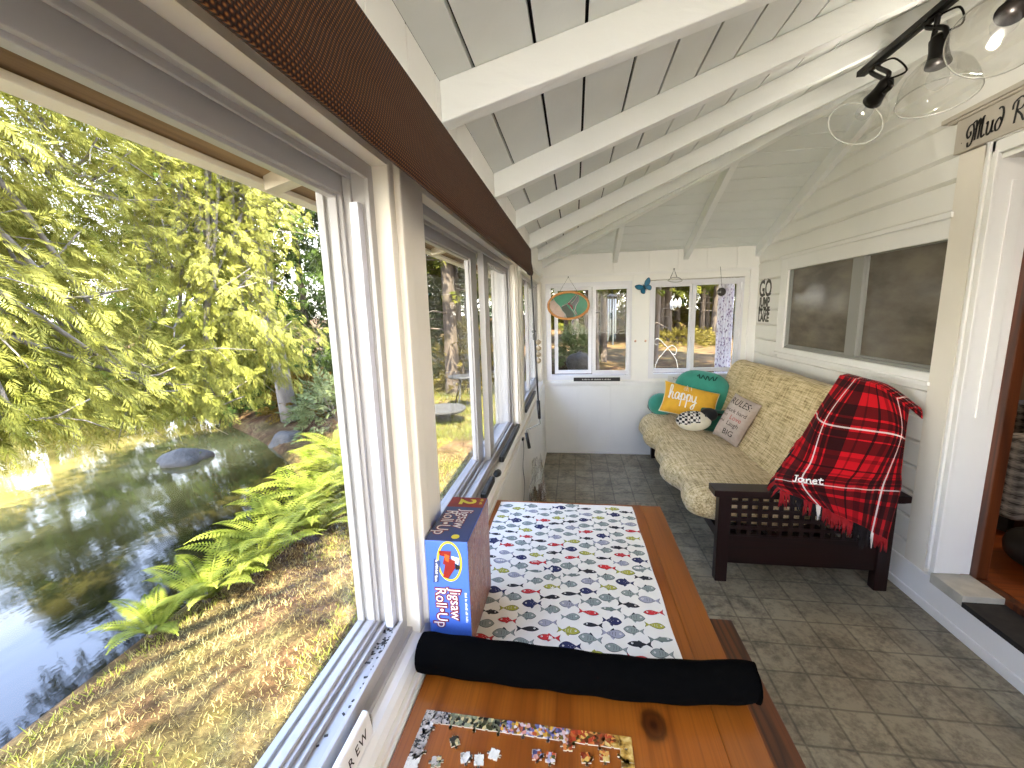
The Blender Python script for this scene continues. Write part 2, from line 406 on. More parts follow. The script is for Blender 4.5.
# --- window wall (X = -0.31)
W1, W2, W3 = (-1.45, .775), (.955, 2.43), (2.705, 4.14)
ZS, ZH = .78, 1.73                       # rough opening: sill and head
b = M(); xo = -.47
b.box(xo, XL, YR, YB+.12, -.3, ZS-.03)                       # below the sills
b.box(xo, -.335, YR, YB+.12, ZH, 1.99)                          # header
for a, c_ in ((YR, W1[0]), (W1[1], W2[0]), (W2[1], W3[0]), (W3[1], YB+.12)): b.box(xo, -.335, a, c_, ZS-.03, ZH)
wl = b.build('wall_left', casing, origin=(0, 0, 0)); struct(wl, 'cream painted window wall overlooking the pond', 'wall')
b = M()                                  # the frieze boards between the rafters, with vertical joints
yy = YR
while yy < YB-.01:
    y2 = min(yy+.17, YB); b.box(-.335, XL, yy+.002, y2-.002, 1.80, 2.0); yy = y2
b.build('frieze_board', white, wl, bevel=.002)
b = M(); yy = YR                         # beaded boards below the sill
while yy < YB-.01:
    y2 = min(yy+.095, YB); b.box(XL-.012, XL+.006, yy+.0015, y2-.0015, .0, ZS-.045); yy = y2
b.build('wainscot_board', white, wl, bevel=.002)
b = M(); b.box(XL+.006, XL+.016, YR, YB-.02, 0, .055); struct(b.build('baseboard_left', white2, bevel=.003), 'thin white baseboard below the window wall', 'baseboard')
b = M()                                  # window stool with rounded nose and lip, full length
prof = [(-.36, ZS-.03), (-.36, ZS), (-.344, ZS), (-.332, ZS-.004), (-.324, ZS-.013), (-.3205, ZS-.024), (-.3205, ZS-.041), (-.304, ZS-.0415), (-.302, ZS-.048), (-.303, ZS-.065), (-.33, ZS-.065)]
b.prism(prof, lambda u, w, h: (u, YR+h, w), YB-.001-YR); struct(b.build('trim_1', white2, origin=(0, 0, 0)), 'long white window stool under the side windows', 'trim')
b = M()                                  # vertical battens on the posts
for y0, y1, x1 in ((.775, .80, -.333), (.80, .845, -.322), (2.45, 2.52, -.322), (2.60, 2.69, -.327), (4.16, 4.25, -.322)): b.box(-.345, x1, y0, y1, ZS, ZH+.02)
struct(b.build('trim_2', casing, bevel=.006, origin=(0, 0, 0)), 'cream rounded battens on the posts between side windows', 'trim')

def ring(b, m, u0, u1, w0, w1, t_, d0, d1, mat=0):
    """rectangular ring in wall coordinates, t_ wide (or 4 widths l,r,b,t), from depth d0 to d1; m(u,w,d)->xyz"""
    l, r, bo, to = t_ if hasattr(t_, '__len__') else (t_,)*4
    for a0, a1, c0, c1 in ((u0, u0+l, w0, w1), (u1-r, u1, w0, w1), (u0+l, u1-r, w0, w0+bo), (u0+l, u1-r, w1-to, w1)):
        p, q = m(a0, c0, d0), m(a1, c1, d1); b.box(p[0], q[0], p[1], q[1], p[2], q[2], mat)
def slab(b, m, u0, u1, w0, w1, d0, d1, mat=0):
    p, q = m(u0, w0, d0), m(u1, w1, d1); b.box(p[0], q[0], p[1], q[1], p[2], q[2], mat)

mL = lambda u, w, d: (-.364-d, u, w)
dirt = simple('track_dirt', '#3a3733', .9, var=.5, vscale=60)
def side_window(n, y0, y1, label, sashes, strip=False):
    b = M(); ring(b, mL, y0, y1, ZS, ZH, (.02, .02, .04, .026), 0, .008)          # inner lip
    ring(b, mL, y0, y1, ZS, ZH, (.008, .008, .024, .012), .008, .106)             # channel
    ring(b, mL, y0, y1, ZS, ZH, (.014, .014, .033, .022), .038, .043)             # ribs between the tracks
    ring(b, mL, y0, y1, ZS, ZH, (.016, .016, .03, .03), .092, .106)
    b.box(-.366, -.352, y0, y1, ZS, ZS+.012)
    r = b.build('window_%d' % n, vinyl, bevel=.0015, origin=(0, 0, 0)); struct(r, label, 'window')
    for (a, c_, d, t_) in sashes:
        s = M(); ring(s, mL, a, c_, ZS+.02, ZH-.012, t_, d, d+.026); ring(s, mL, a+t_[0]-.006, c_-t_[1]+.006, ZS+.02+t_[2]-.006, ZH-.012-t_[3]+.006, .012, d+.008, d+.024)
        so = s.build('sash', vinyl, r, bevel=.0015)
        g = M(); slab(g, mL, a+t_[0], c_-t_[1], ZS+.02+t_[2], ZH-.012-t_[3], d+.020, d+.023); g.build('glass_pane', pane, so)
    return r
w1o = side_window(1, W1[0], W1[1], 'wide near side window with clear glass looking onto cedar and pond',
            [(W1[0]+.01, W1[1]-.009, .055, (.02, .007, .012, .036))])
b = M(); slab(b, mL, W1[1]-.026, W1[1]-.006, ZS+.026, ZH-.065, .020, .036); b.build('jamb_strip', simple('strip_white', '#e2e2ea', .4), w1o, bevel=.002)
b = M()
for k in range(80):
    y = .762-abs(nrs.normal(0, .16)) if k % 2 else .762-nrs.rand()*.08
    s_ = .0012+nrs.rand()*.003; b.obox((-.372-nrs.rand()*.028, y, ZS+.0245), (s_, s_*1.6, .0012), Matrix.Rotation(nrs.rand()*3, 3, 'Z'))
dd = b.build('dirt', dirt, w1o); dd['kind'] = 'stuff'
side_window(2, W2[0], W2[1], 'middle side window with two sliding sashes', [(W2[0]+.008, 1.83, .055, (.035, .10, .022, .036)), (1.79, W2[1]-.008, .014, (.09, .03, .024, .036))])
side_window(3, W3[0], W3[1], 'narrow far side window beside the corner', [(W3[0]+.008, 3.50, .055, (.045, .06, .022, .036)), (3.46, W3[1]-.008, .014, (.06, .045, .024, .036))])

# --- far wall (Y = 4.27)
mB = lambda u, w, d: (u, YB+d, w)
A4, A5 = (-.285, .548), (.715, 1.555)
b = M(); zo0, zo1 = .785, 1.735
b.box(-.47, 1.8, YB, YB+.12, -.3, zo0); b.box(-.47, 1.8, YB, YB+.12, zo1, 2.0)
for a, c_ in ((-.47, A4[0]), (A4[1], A5[0]), (A5[1], 1.8)): b.box(a, c_, YB, YB+.12, zo0, zo1)
wb = b.build('wall_back', white, origin=(0, 0, 0)); struct(wb, 'white panelled end wall with two sliding windows', 'wall')
b = M()
xs = [-.31, .026, .355, .66, .985, 1.22, 1.48, 1.69]
for i in range(7): b.box(xs[i]+.0018, xs[i+1]-.0018, YB-.007, YB, .02, .715)
xs = [-.31, .03, .37, .70, .96, 1.22, 1.48, 1.69]
for i in range(7): b.box(xs[i]+.0018, xs[i+1]-.0018, YB-.007, YB, 1.815, 2.005)
b.box(A4[1]+.01, A5[0]-.004, YB-.006, YB, zo0, 1.79)
b.build('wall_panel', white, wb, bevel=.002)
b = M(); b.box(-.31, XR, YB-.014, YB, 0, .022); struct(b.build('baseboard_back', white2, bevel=.003), 'thin white baseboard along the end wall', 'baseboard')
b = M(); b.box(-.31, XR, YB-.035, YB, .735, .762); b.box(-.31, XR, YB-.016, YB, .715, .735); struct(b.build('trim_3', white2, bevel=.005, origin=(0, 0, 0)), 'white sill rail under the end windows', 'trim')
b = M(); b.box(-.31, XR, YB-.012, YB, 1.79, 1.812); b.box(1.60, XR, YB-.02, YB, .765, 1.8)
struct(b.build('trim_4', white2, bevel=.004, origin=(0, 0, 0)), 'white head trim over the end windows', 'trim')
vinylw = simple('white_window_frame', '#dedde0', .35, var=.02, vscale=6)
def end_window(n, x0, x1, z0, z1, panes, label):
    b = M(); ring(b, mB, x0, x1, z0, z1, (.05, .02, .045, .04), -.014, .03); ring(b, mB, x0+.02, x1-.01, z0+.02, z1-.02, .02, .03, .11)
    r = b.build('window_%d' % n, vinylw, bevel=.003, origin=(0, 0, 0)); struct(r, label, 'window')
    for i, (a, c_, e, f_) in enumerate(panes):
        d = .008 if i else .05
        s = M(); ring(s, mB, a-.035, c_+.035, e-.035, f_+.035, .035, d, d+.03)
        so = s.build('sash', vinylw, r, bevel=.002); g = M(); slab(g, mB, a, c_, e, f_, d+.012, d+.016); g.build('glass_pane', pane, so)
    return r
end_window(4, A4[0], A4[1], .775, 1.735, [(-.168, .135, .865, 1.665), (.208, .502, .865, 1.662)], 'sliding end window under the oval stained glass')
end_window(5, A5[0], A5[1], .785, 1.725, [(.762, 1.095, .872, 1.668), (1.142, 1.50, .886, 1.672)], 'sliding end window behind the futon with a patterned curtain')

# --- house wall (X = 1.69) with window 6, door opening, lapped siding
W6 = (2.245, 3.80, 1.09, 1.80); DO = (1.15, 2.085, .2, 2.03)
b = M(); xo = 1.79
def wallx(y0, y1, z0, z1): b.box(XR, xo, y0, y1, z0, z1)
wallx(YR, DO[0], -.1, 2.95); wallx(DO[0], DO[1], -.1, .17); wallx(DO[0], DO[1], DO[3], 2.95); wallx(DO[1], W6[0], -.1, 2.95)
wallx(W6[0], W6[1], -.1, W6[2]); wallx(W6[0], W6[1], W6[3], 2.95); wallx(W6[1], YB+.12, -.1, 2.95)
wr = b.build('wall_right', white, origin=(0, 0, 0)); struct(wr, 'white lapped siding wall of the house', 'wall')
b = M(); zz = [.0, .12, .25, .38, .51, .64, .77, .90, 1.03, 1.16, 1.29, 1.42, 1.55, 1.68, 1.84, 1.975, 2.085, 2.235, 2.345, 2.42, 2.53, 2.64, 2.75]
for i in range(len(zz)-1):
    z0, z1 = zz[i], zz[i+1]
    for y0, y1 in ((YR, 1.05), (1.05, 2.10), (2.245, YB)):
        ymax = YB-(z1-2.0)/HS if z1 > 2 else YB; y1 = min(y1, ymax-.01)
        segs = [(y0, y1)]
        if y0 == 2.245 and z1 > W6[2]-.02 and z0 < W6[3]+.02: segs = [(W6[1]+.03, y1)]
        if y0 == 1.05: segs = []
        if z0 > 2.04: segs = [(YR, (YB-(z1-2.0)/HS)-.01)] if y0 == YR else []
        for a, c_ in segs:
            if c_ > a:
                pr = [(XR, z0+.006), (XR-.005, z0+.006), (XR-.020, z0+.020), (XR-.020, z1-.003), (XR-.014, z1+.001), (XR, z1+.001)]
                b.prism(pr, lambda u, w, h: (u, a+h, w), c_-a)
b.build('siding', white, wr)
b = M(); b.box(XR-.023, XR, 2.125, 2.246, .17, 2.085); b.build('corner_board', casing, wr, bevel=.002)
b = M(); b.box(XR-.03, XR, YR, YB-.02, 0, .17); b.box(XR-.037, XR, YR, YB-.02, 0, .045)
struct(b.build('baseboard_right', white2, bevel=.004, origin=(0, 0, 0)), 'tall white baseboard along the house wall', 'baseboard')
mR = lambda u, w, d: (XR+d, u, w)
b = M(); ring(b, mR, 2.238, 3.825, 1.068, 1.835, (.008, .12, .055, .10), -.022, .0); slab(b, mR, 2.235, 3.835, 1.825, 1.85, -.032, 0); slab(b, mR, 2.235, 3.84, 1.062, 1.082, -.036, 0)
struct(b.build('trim_5', white2, bevel=.004, origin=(0, 0, 0)), 'white casing around the dark house window', 'trim')
grey = simple('grey_aluminium', '#8f8e88', .4, .2)
b = M(); ring(b, mR, 2.244, 3.712, 1.118, 1.765, (.016, .016, .022, .022), -.008, .05); slab(b, mR, 2.83, 2.935, 1.13, 1.76, -.006, .05)
w6 = b.build('window_6', grey, bevel=.003, origin=(0, 0, 0)); struct(w6, 'dark screened house window above the futon', 'window')
bl = simple('brown_blind', '#5e5648', .75, var=.12, vscale=12)
t = NT('screen_glass'); t.set(.5, 0, .25); ns = t.noise(t.coord((1, 1, 2.5)), 3.5, 4, .6); t.base(t.ramp(ns, [(.35, hx('#4d463b')), (.65, hx('#6f6657'))])); t.b.inputs['Coat Weight'].default_value = .5; t.b.inputs['Coat Roughness'].default_value = .12; scr = t.m  # blotchy noise in the pane colour stands in for faint reflections
for a, c_, d in ((2.935, 3.70, .012), (2.26, 2.84, .022)):
    s = M(); ring(s, mR, a, c_, 1.135, 1.748, .016, d-.008, d+.012); so = s.build('sash', grey, w6, bevel=.002)
    g = M(); slab(g, mR, a+.014, c_-.014, 1.148, 1.736, d, d+.003); g.build('glass_pane', scr, so)
b = M()
for k in range(26):
    z = 1.13+k*.0245; b.obox((XR+.075, 2.97, z), (.004, 1.42, .023), Matrix.Rotation(.35, 3, 'Y'))
b.build('blind', bl, w6)
# door casing, jamb, threshold
b = M(); prof = [(2.085, -.0), (2.085, -.012), (2.078, -.016), (2.10, -.018), (2.103, -.026), (2.118, -.026), (2.122, -.02), (2.13, -.018), (2.133, 0)]
b.box(XR-.018, XR, 2.083, 2.13, .2, 2.12); b.box(XR-.028, XR, 2.098, 2.112, .2, 2.115); b.box(XR-.024, XR-.0105, 2.066, 2.09, .2, 2.045)
b.box(XR-.018, XR, 1.0, 2.13, 2.035, 2.125); b.box(XR-.028, XR, 1.0, 2.12, 2.085, 2.10); b.box(XR-.018, XR, 1.0, DO[0], .17, 2.12)
struct(b.build('trim_6', white2, bevel=.003, origin=(0, 0, 0)), 'white moulded door casing at the house doorway', 'trim')
b = M(); b.box(XR-.01, 1.815, 2.07, 2.085, .2, 2.03); b.box(XR-.004, 1.86, DO[0]+.001, 2.0695, 2.012, 2.029); b.box(XR-.01, 1.815, DO[0]-.015, DO[0], .2, 2.03); b.box(1.735, 1.775, 2.064, 2.072, .95, 1.93)
d1 = b.build('door_1', white2, bevel=.002, origin=(0, 0, 0)); struct(d1, 'open house doorway with white jamb', 'door')
brown = wood('stained_jamb', hx('#6a3517'), hx('#3c1c0c'), hx('#1d0d06'), 'Z', .4, 6)
b = M(); b.box(1.815, 1.86, 2.035, 2.10, .2, 2.03); b.build('door_stop', brown, d1, bevel=.004)
b = M(); b.box(1.815, 1.855, DO[0], 2.035, .165, .2); b.build('nosing', brown, d1, bevel=.006)
conc = simple('worn_concrete_paint', '#b5b0a2', .7, var=.15, vscale=14, bump=.3, bscale=60)
b = M(); b.box(1.655, 1.815, 1.90, 2.07, .15, .2); b.build('threshold', conc, d1, bevel=.004)
b = M(); b.box(1.655, 1.815, DO[0], 1.90, .15, .172); b.build('sill_plate', simple('dark_sill', '#1a1714', .8, var=.5, vscale=30), d1)
# rear end of the porch, behind the viewer: a wall with a wide opening
b = M(); b.box(-.47, 1.8, YR-.1, YR, -.3, .9); b.box(-.47, -.1, YR-.1, YR, .9, 2.0); b.box(1.4, 1.8, YR-.1, YR, .9, 2.75); b.box(-.1, 1.4, YR-.1, YR, 1.85, 2.1)
struct(b.build('wall_rear', white, origin=(0, 0, 0)), 'white rear wall with a wide open bay behind the viewpoint', 'wall')

# --- the room behind the doorway
hf = wood('house_floor_wood', hx('#8a4416'), hx('#6a2f0d'), hx('#3c1906'), 'X', .35, 8)
b = M(); b.box(1.855, 4.6, .2, 4.2, .1, .2); struct(b.build('floor_house', hf, origin=(0, 0, 0)), 'orange brown wooden floor inside the house', 'floor')
iw = simple('house_wall', '#6b5b48', .8, var=.1)
b = M(); b.box(4.6, 4.7, .2, 4.2, .1, 2.6); b.box(1.79, 3.72, 4.2, 4.3, .1, 2.6); b.box(4.15, 4.7, 4.2, 4.3, .1, 2.6); b.box(3.72, 4.15, 4.2, 4.3, .1, 1.3); b.box(3.72, 4.15, 4.2, 4.3, 2.0, 2.6); b.box(1.79, 4.7, .1, .2, .1, 2.6)
struct(b.build('wall_house', iw, origin=(0, 0, 0)), 'dim brown walls of the room behind the doorway', 'wall')
b = M(); b.box(1.79, 1.80, .2, DO[0]-.02, .1, 2.6); b.box(1.79, 1.80, 2.10, 2.24, .1, 2.6); b.box(1.79, 1.80, DO[0]-.02, 2.10, 2.05, 2.6); b.box(1.79, 4.7, .1, 4.3, 2.6, 2.7); struct(b.build('ceiling_house', iw, origin=(0, 0, 0)), 'dim ceiling of the room behind the doorway', 'ceiling')
# ================================================================== TABLE AND BENCH
ZT = .74
pine = wood('orange_pine', hx('#9a5417'), hx('#7c3d0c'), hx('#2d1004'), 'Y', .3, 5, knots=((.135, -.155, .019),))
pineX = wood('orange_pine_cross', hx('#8c450f'), hx('#74340a'), hx('#3d1706'), 'X', .3, 5)
dpine = wood('dark_stained_pine', hx('#6e3a18'), hx('#34170a'), hx('#1d0b05'), 'Y', .4, 9)
tb = thing('table', (0, .81, 0), 'orange pine table against the window wall carrying the fish cloth', 'table')
bd = [-.301, -.14, .02, .18, .243]
for i in range(4):
    b = M(); b.box(bd[i], bd[i+1], .10, 1.522, ZT-.03, ZT); b.build('table_top', pine, tb)
b = M(); b.box(.2434, .312, .10, 1.522, ZT-.03, ZT); b.build('edge_board', wood('edge_pine', hx('#905018'), hx('#733b0d'), hx('#3d1a07'), 'Y', .32, 4), tb, bevel=.003)
b = M()
for y in (.16, 1.44): b.box(-.26, .27, y-.011, y+.011, ZT-.11, ZT-.03)
for x in (-.26, .27): b.box(x-.011, x+.011, .16, 1.44, ZT-.11, ZT-.03)
b.build('apron', pineX, tb, bevel=.002)
for x in (-.25, .26):
    for y in (.17, 1.43):
        b = M(); b.lathe([(0, 0), (.018, 0), (.026, .10), (.03, .35), (.032, .60), (.034, .63), (.034, ZT-.03), (0, ZT-.03)], 16, Matrix.Translation((x, y, 0))); b.build('leg', pine, tb)
bn = thing('bench', (.37, .7, 0), 'dark grained pine bench tucked beneath the pine table', 'bench')
b = M(); b.box(.24, .372, .20, 1.318, .418, .45); b.box(.373, .505, .20, 1.318, .418, .45); b.build('seat', dpine, bn, bevel=.004)
for y in (.32, 1.2):
    b = M(); b.prism([(.26, 0), (.33, 0), (.345, .06), (.40, .06), (.415, 0), (.485, 0), (.475, .418), (.27, .418)], lambda u, w, h: (u, y+h, w), .03); b.build('leg', dpine, bn, bevel=.003)
b = M(); b.box(.36, .385, .35, 1.2, .16, .22); b.build('stretcher', dpine, bn, bevel=.003)

# ================================================================== FISH CLOTH
clothw = simple('white_cotton', '#e9e4da', .85, var=.03, vscale=30, bump=.25, bscale=700, bdist=.0006)
FC = {'n': hx('#1c2350'), 'g': hx('#87908a'), 'o': hx('#a3a13c'), 'r': hx('#c0262b'), 'k': hx('#1b1b22'), 'l': hx('#9c9ba6'), 'm': hx('#6f7a72')}
fmats = {k: simple('fish_print_'+k, v, .85) for k, v in FC.items()}
fk = list(fmats); inkw = simple('fish_print_white', '#e6e2da', .85); ink = simple('fish_print_ink', '#23222a', .85)
fc = M(); x0, x1, y0, y1 = -.285, .208, .732, 1.508
def zc(x, y): return ZT+.0012+.0012*math.exp(-((x+.065-.01*math.sin(y*9))/.006)**2)+.0012*math.exp(-((y-1.12)/.006)**2)+.0006*math.sin(x*40+y*23)
NX, NY = 70, 110
top = [[(x0+(x1-x0)*i/NX+.0012*math.sin(j*.2)*(1 if i in (0, NX) else 0)+(.012*(1-j/NY) if i == NX else 0), y0+(y1-y0)*j/NY, 0) for j in range(NY+1)] for i in range(NX+1)]
top = [[(p[0], p[1], zc(p[0], p[1])) for p in r_] for r_ in top]
fc.grid(top, 0)
def fish(cx, cy, L, kind, flip, ang):
    """one printed fish lying on the cloth: outlined body, tail, eye, scale marks"""
    s = -1 if flip else 1; ca, sa = math.cos(ang), math.sin(ang); R_ = random.Random(int(cx*9999+cy*777))
    def T(pts, lift): return [(cx+s*(u*ca-w*sa)*L, cy+(u*sa+w*ca)*L, zc(cx+s*u*L, cy+w*L)+lift) for u, w in pts]
    h = {'n': .27, 'g': .25, 'o': .21, 'r': .17, 'k': .15, 'l': .24, 'm': .12}[kind]
    n = 14; up = [(-.48+.80*i/n, h*math.sin(PI*min(1, (i/n)**.8))*(1 if i < n else 0)+.02*(i == n)) for i in range(n+1)]
    body = up+[(a, -b_*.92) for a, b_ in up[::-1][1:-1]]
    tail = [(.26, 0), (.50, .17+.05*R_.random()), (.44, 0), (.50, -.17)]
    fin = [(-.1, h*.8), (.0, h*1.45), (.14, h*.75)]
    out = [(a*1.06, b_*1.12) for a, b_ in body]
    def poly(P, lift, m): fc.add(T(P, lift), [tuple(range(len(P)))], m)
    M_ = 1+fk.index(kind); I = 1+len(fk); W_ = I+1
    poly(out, .0003, I); poly([(a*1.05, b_*1.15) for a, b_ in tail], .0003, I)
    if R_.random() < .6: poly(fin, .00028, I if kind in 'gl' else M_); poly([(a, -b_) for a, b_ in fin], .00028, M_)
    poly(body, .0006, M_); poly(tail, .0006, M_)
    eye = [(-.3+.05*math.cos(a), .03+.055*math.sin(a)) for a in [k*PI/4 for k in range(8)]]; poly(eye, .0009, W_)
    poly([(-.3+.02*math.cos(a), .03+.024*math.sin(a)) for a in [k*PI/3 for k in range(6)]], .0012, I)
    if kind in 'glo':
        for k in range(3):
            u = -.12+k*.12; hh = h*(.62-.12*k)
            P = [(u+.03*math.cos(v), hh*v/1.4) for v in np.linspace(-1.2, 1.2, 7)]; poly(P+[(a+.014, b_) for a, b_ in P[::-1]], .0009, I if kind != 'o' else W_)
    elif kind in 'nr': 
        for k in range(4): poly([(-.05+k*.08+.016*math.cos(a), .05*(-1)**k+.018*math.sin(a)) for a in [q*PI/2 for q in range(4)]], .0009, W_)
cols = 10; dx = (x1-x0)/cols; seq = ['gnkgmoggrk', 'lrgkgngol', 'nmgrogklg', 'ogkgnrgmr', 'gkrlgkogn', 'rnoglkgmg', 'gogkrgnlk', 'kglnmgogr', 'lrkggkgno', 'ngmorlgkg', 'grgkgngol']
for i in range(cols):
    s_ = seq[i]; dy = .0425
    for j in range(int((y1-y0)/dy)):
        cx = x0+dx*(i+.5)+.004*math.sin(i*5+j*3); cy = y0+dy*(j+.5)+(dy*.5 if i % 2 else 0)+.004*math.sin(j*7+i)
        if cy > y1-.014: continue
        fish(cx, cy, .0445+.007*((i*3+j) % 3)/2, s_[j % len(s_)], (i+j // 2) % 2 == 0, .12*math.sin(i*2.3+j*1.7))
fco = fc.build('fish_cloth', [clothw]+[fmats[k] for k in fk]+[ink, inkw], fixn=False)
tag(fco, 'white cotton cloth printed with rows of coloured fish on the pine table', 'cloth')

# ================================================================== BLACK FELT ROLL
felt = simple('black_felt', '#020202', .97, bump=.5, bscale=180, bdist=.002, spec=.05)
fr = thing('felt_roll', (.01, .735, ZT), 'black felt puzzle mat rolled into a tube across the table', 'puzzle mat')
P = []; nA, nL = 26, 60
for j in range(nL+1):
    u = j/nL; x = -.316+.642*u; y = .727-.012*math.sin(u*PI)+.004*math.sin(u*7); row = []
    for k in range(nA):
        a = 2*PI*k/nA; r = .0345+.003*(1-u)+.0012*math.sin(3*a+u*11)+.001*math.sin(u*40+a*2)
        if a < .5: r += .003*(1-a/.5)
        e = min(u, 1-u)*nL; r *= (1 if e > 1.5 else .93+.045*e)
        row.append((x+.006*math.sin(a+1.1)*(1 if u > .9 else 0), y+r*math.cos(a), max(ZT+.0022, ZT+.0355+r*math.sin(a))))
    P.append(row)
b = M(); b.grid(P, 0, cv=True); n0 = len(b.v); b.build('outer_wrap', felt, fr)
for x, sg in ((-.3155, -1), (.3255, 1)):
    b = M()                                # spiral end
    sp_ = [(x+sg*.001, .727+(.004+.0295*k/70)*math.cos(k*.36), ZT+.0355+(.004+.0295*k/70)*math.sin(k*.36)) for k in range(71)]
    b.tube(sp_, .0022, 5)
    b.lathe([(0, 0), (.032, 0)], 20, Matrix.Translation((x-sg*.002, .727, ZT+.0355)) @ Matrix.Rotation(PI/2, 4, 'Y'))
    b.build('rolled_end', felt, fr)

# ================================================================== PUZZLE BOX
bx0, bx1, by0, by1, bz0, bz1 = -.3165, -.2235, .787, 1.0, ZT+.0035, ZT+.2505
blue = simple('box_blue', '#4a6fc4', .35, var=.05, vscale=300); navy = simple('box_navy', '#3a4672', .35, var=.06, vscale=300)
redp = simple('box_red', '#8d1f14', .35, var=.15, vscale=40); yel = simple('box_yellow', '#d9c63a', .35); wht = simple('box_white', '#e8e4e0', .4)
dkr = simple('letter_red', '#7c1626', .4); org = simple('box_orange', '#c2571b', .4, var=.2, vscale=60)
t = NT('box_photo_side'); t.set(.35); co = t.coord((1, 1, .35)); f = t.noise(co, 45, 5, .75, 1.5)
g_ = t.noise(t.coord(), 14, 2)
c = t.ramp(f, [(.32, hx('#1d1410')), (.42, hx('#7a2a12')), (.48, hx('#a59689')), (.53, hx('#99401a')), (.60, hx('#33466e')), (.68, hx('#c7bcae'))])
c = t.mix(t.ramp(g_, [(.5, 0.0), (.65, .45)]), c, hx('#6b2511')); t.base(c); photo = t.m
bo = thing('puzzle_box', ((bx0+bx1)/2, (by0+by1)/2, bz0), 'blue cardboard puzzle box with yellow oval standing on end on the table', 'box')
b = M(); b.box(bx0, bx1, by0, by1, bz0, bz1); b.build('carton', blue, bo, bevel=.0012)
b = M(); b.box(bx1-.001, bx1+.0006, by0+.002, by1-.002, bz0+.002, bz1-.002); b.build('photo_panel', photo, bo)
b = M(); b.box(bx0+.001, bx1-.001, by0+.001, by1-.055, bz1-.001, bz1+.0006, 0); b.box(bx0+.001, bx1-.001, by1-.054, by1-.001, bz1-.001, bz1+.0006, 1); b.build('top_panel', [navy, redp], bo)
ff = frame(((bx0+bx1)/2, by0-.0008, (bz0+bz1)/2), (0, 0, -1), (1, 0, 0))     # front face, text reads downward: x axis = down, y axis = right
ff = Matrix(((0, 1, 0, (bx0+bx1)/2), (0, 0, -1, by0-.0006), (-1, 0, 0, (bz0+bz1)/2), (0, 0, 0, 1)))
b = M()
ffo = ff @ Matrix.Translation((-.078, .006, 0)) @ Matrix.Scale(.80, 4) @ Matrix.Translation((.068, -.006, 0))
ring_ = [[ffo @ Vector((-.068+(.058+q)*math.cos(a), .006+(.0345+q)*math.sin(a), .0006)) for q in (0, -.006)] for a in np.linspace(0, 2*PI, 49)]
b.grid(ring_, 0, smooth=False)
def fp(pts, m, l): b.add([ffo @ Vector((u, w, l)) for u, w in pts], [tuple(range(len(pts)))], m)
fp([(-.098, -.022), (-.085, -.020), (-.078, .008), (-.098, .012)], 1, .0009); fp([(-.080, -.008), (-.060, -.012), (-.05, .02), (-.072, .022)], 1, .0011)
fp([(-.058, -.006), (-.022, -.014), (-.018, .000), (-.052, .022)], 1, .0010); fp([(-.085, .012), (-.07, .014), (-.06, .03), (-.08, .032)], 3, .0010)
fp([(-.062, .022), (-.045, .022), (-.048, .034), (-.058, .034)], 4, .0012); fp([(-.09, -.006), (-.072, -.006), (-.066, .004), (-.085, .008)], 5, .0013); fp([(-.05, -.008), (-.03, -.01), (-.03, .006), (-.045, .012)], 5, .0008)
fp([(-.075, -.036), (-.068, -.019), (-.006, -.027), (-.004, -.042)], 2, .0008)
for k, (u, w, s_) in enumerate(((-.062, -.029, .007), (-.046, -.030, .007), (-.030, -.031, .007), (-.016, -.0335, .006))):
    fine_print(b, ([2, 3], [4], [3, 2], [5])[k], .0065, ffo @ Matrix.Translation((u+.003, w-.003, .0011)), 3)
for off, m, l in ((.0034, 6, .0009), (0, 3, .0014)):
    text_mesh(b, 'Jigsaw', .034, ff @ Matrix.Translation((.022, .004, l)), m, .0001, squash=.9, bold=off*.72)
    text_mesh(b, 'Roll\u2022Up', .034, ff @ Matrix.Translation((.032, -.028, l)), m, .0001, squash=.9, bold=off*.72)
fine_print(b, [4, 2, 6, 3, 5], .0055, ff @ Matrix.Translation((.030, .036, .0009)), 3)
b.build('front_print', [yel, redp, navy, wht, black, org, dkr], bo, fixn=False)
ft = Matrix(((0, 1, 0, (bx0+bx1)/2), (-1, 0, 0, (by0+by1)/2), (0, 0, 1, bz1+.0006), (0, 0, 0, 1)))
b = M()
for off, m, l in ((.003, 2, .0004), (0, 1, .0009)):
    text_mesh(b, 'Jigsaw', .042, ft @ Matrix.Translation((.008, -.002, l)), m, .0001, squash=.85, bold=off*.72)
    text_mesh(b, 'Roll\u2022Up', .042, ft @ Matrix.Translation((.026, -.037, l)), m, .0001, squash=.85, bold=off*.72)
b.build('title_print', [yel, wht, dkr], bo, fixn=False)
b = M(); text_mesh(b, '2', .056, ft @ Matrix.Translation((-.080, -.018, .0006))@Matrix.Rotation(0, 4, 'Z'), 0, .0002, bold=.002); b.build('number_print', yel, bo, fixn=False)
b = M(); fine_print(b, [3, 3], .008, ft @ Matrix.Translation((-.080, .032, .0008)), 0); b.build('size_print', yel, bo, fixn=False)
b = M(); b.lathe([(0, .0007), (.009, .0007)], 16, ft @ Matrix.Translation((.088, .016, 0)), 0); b.build('price_dot', yel, bo, fixn=False)

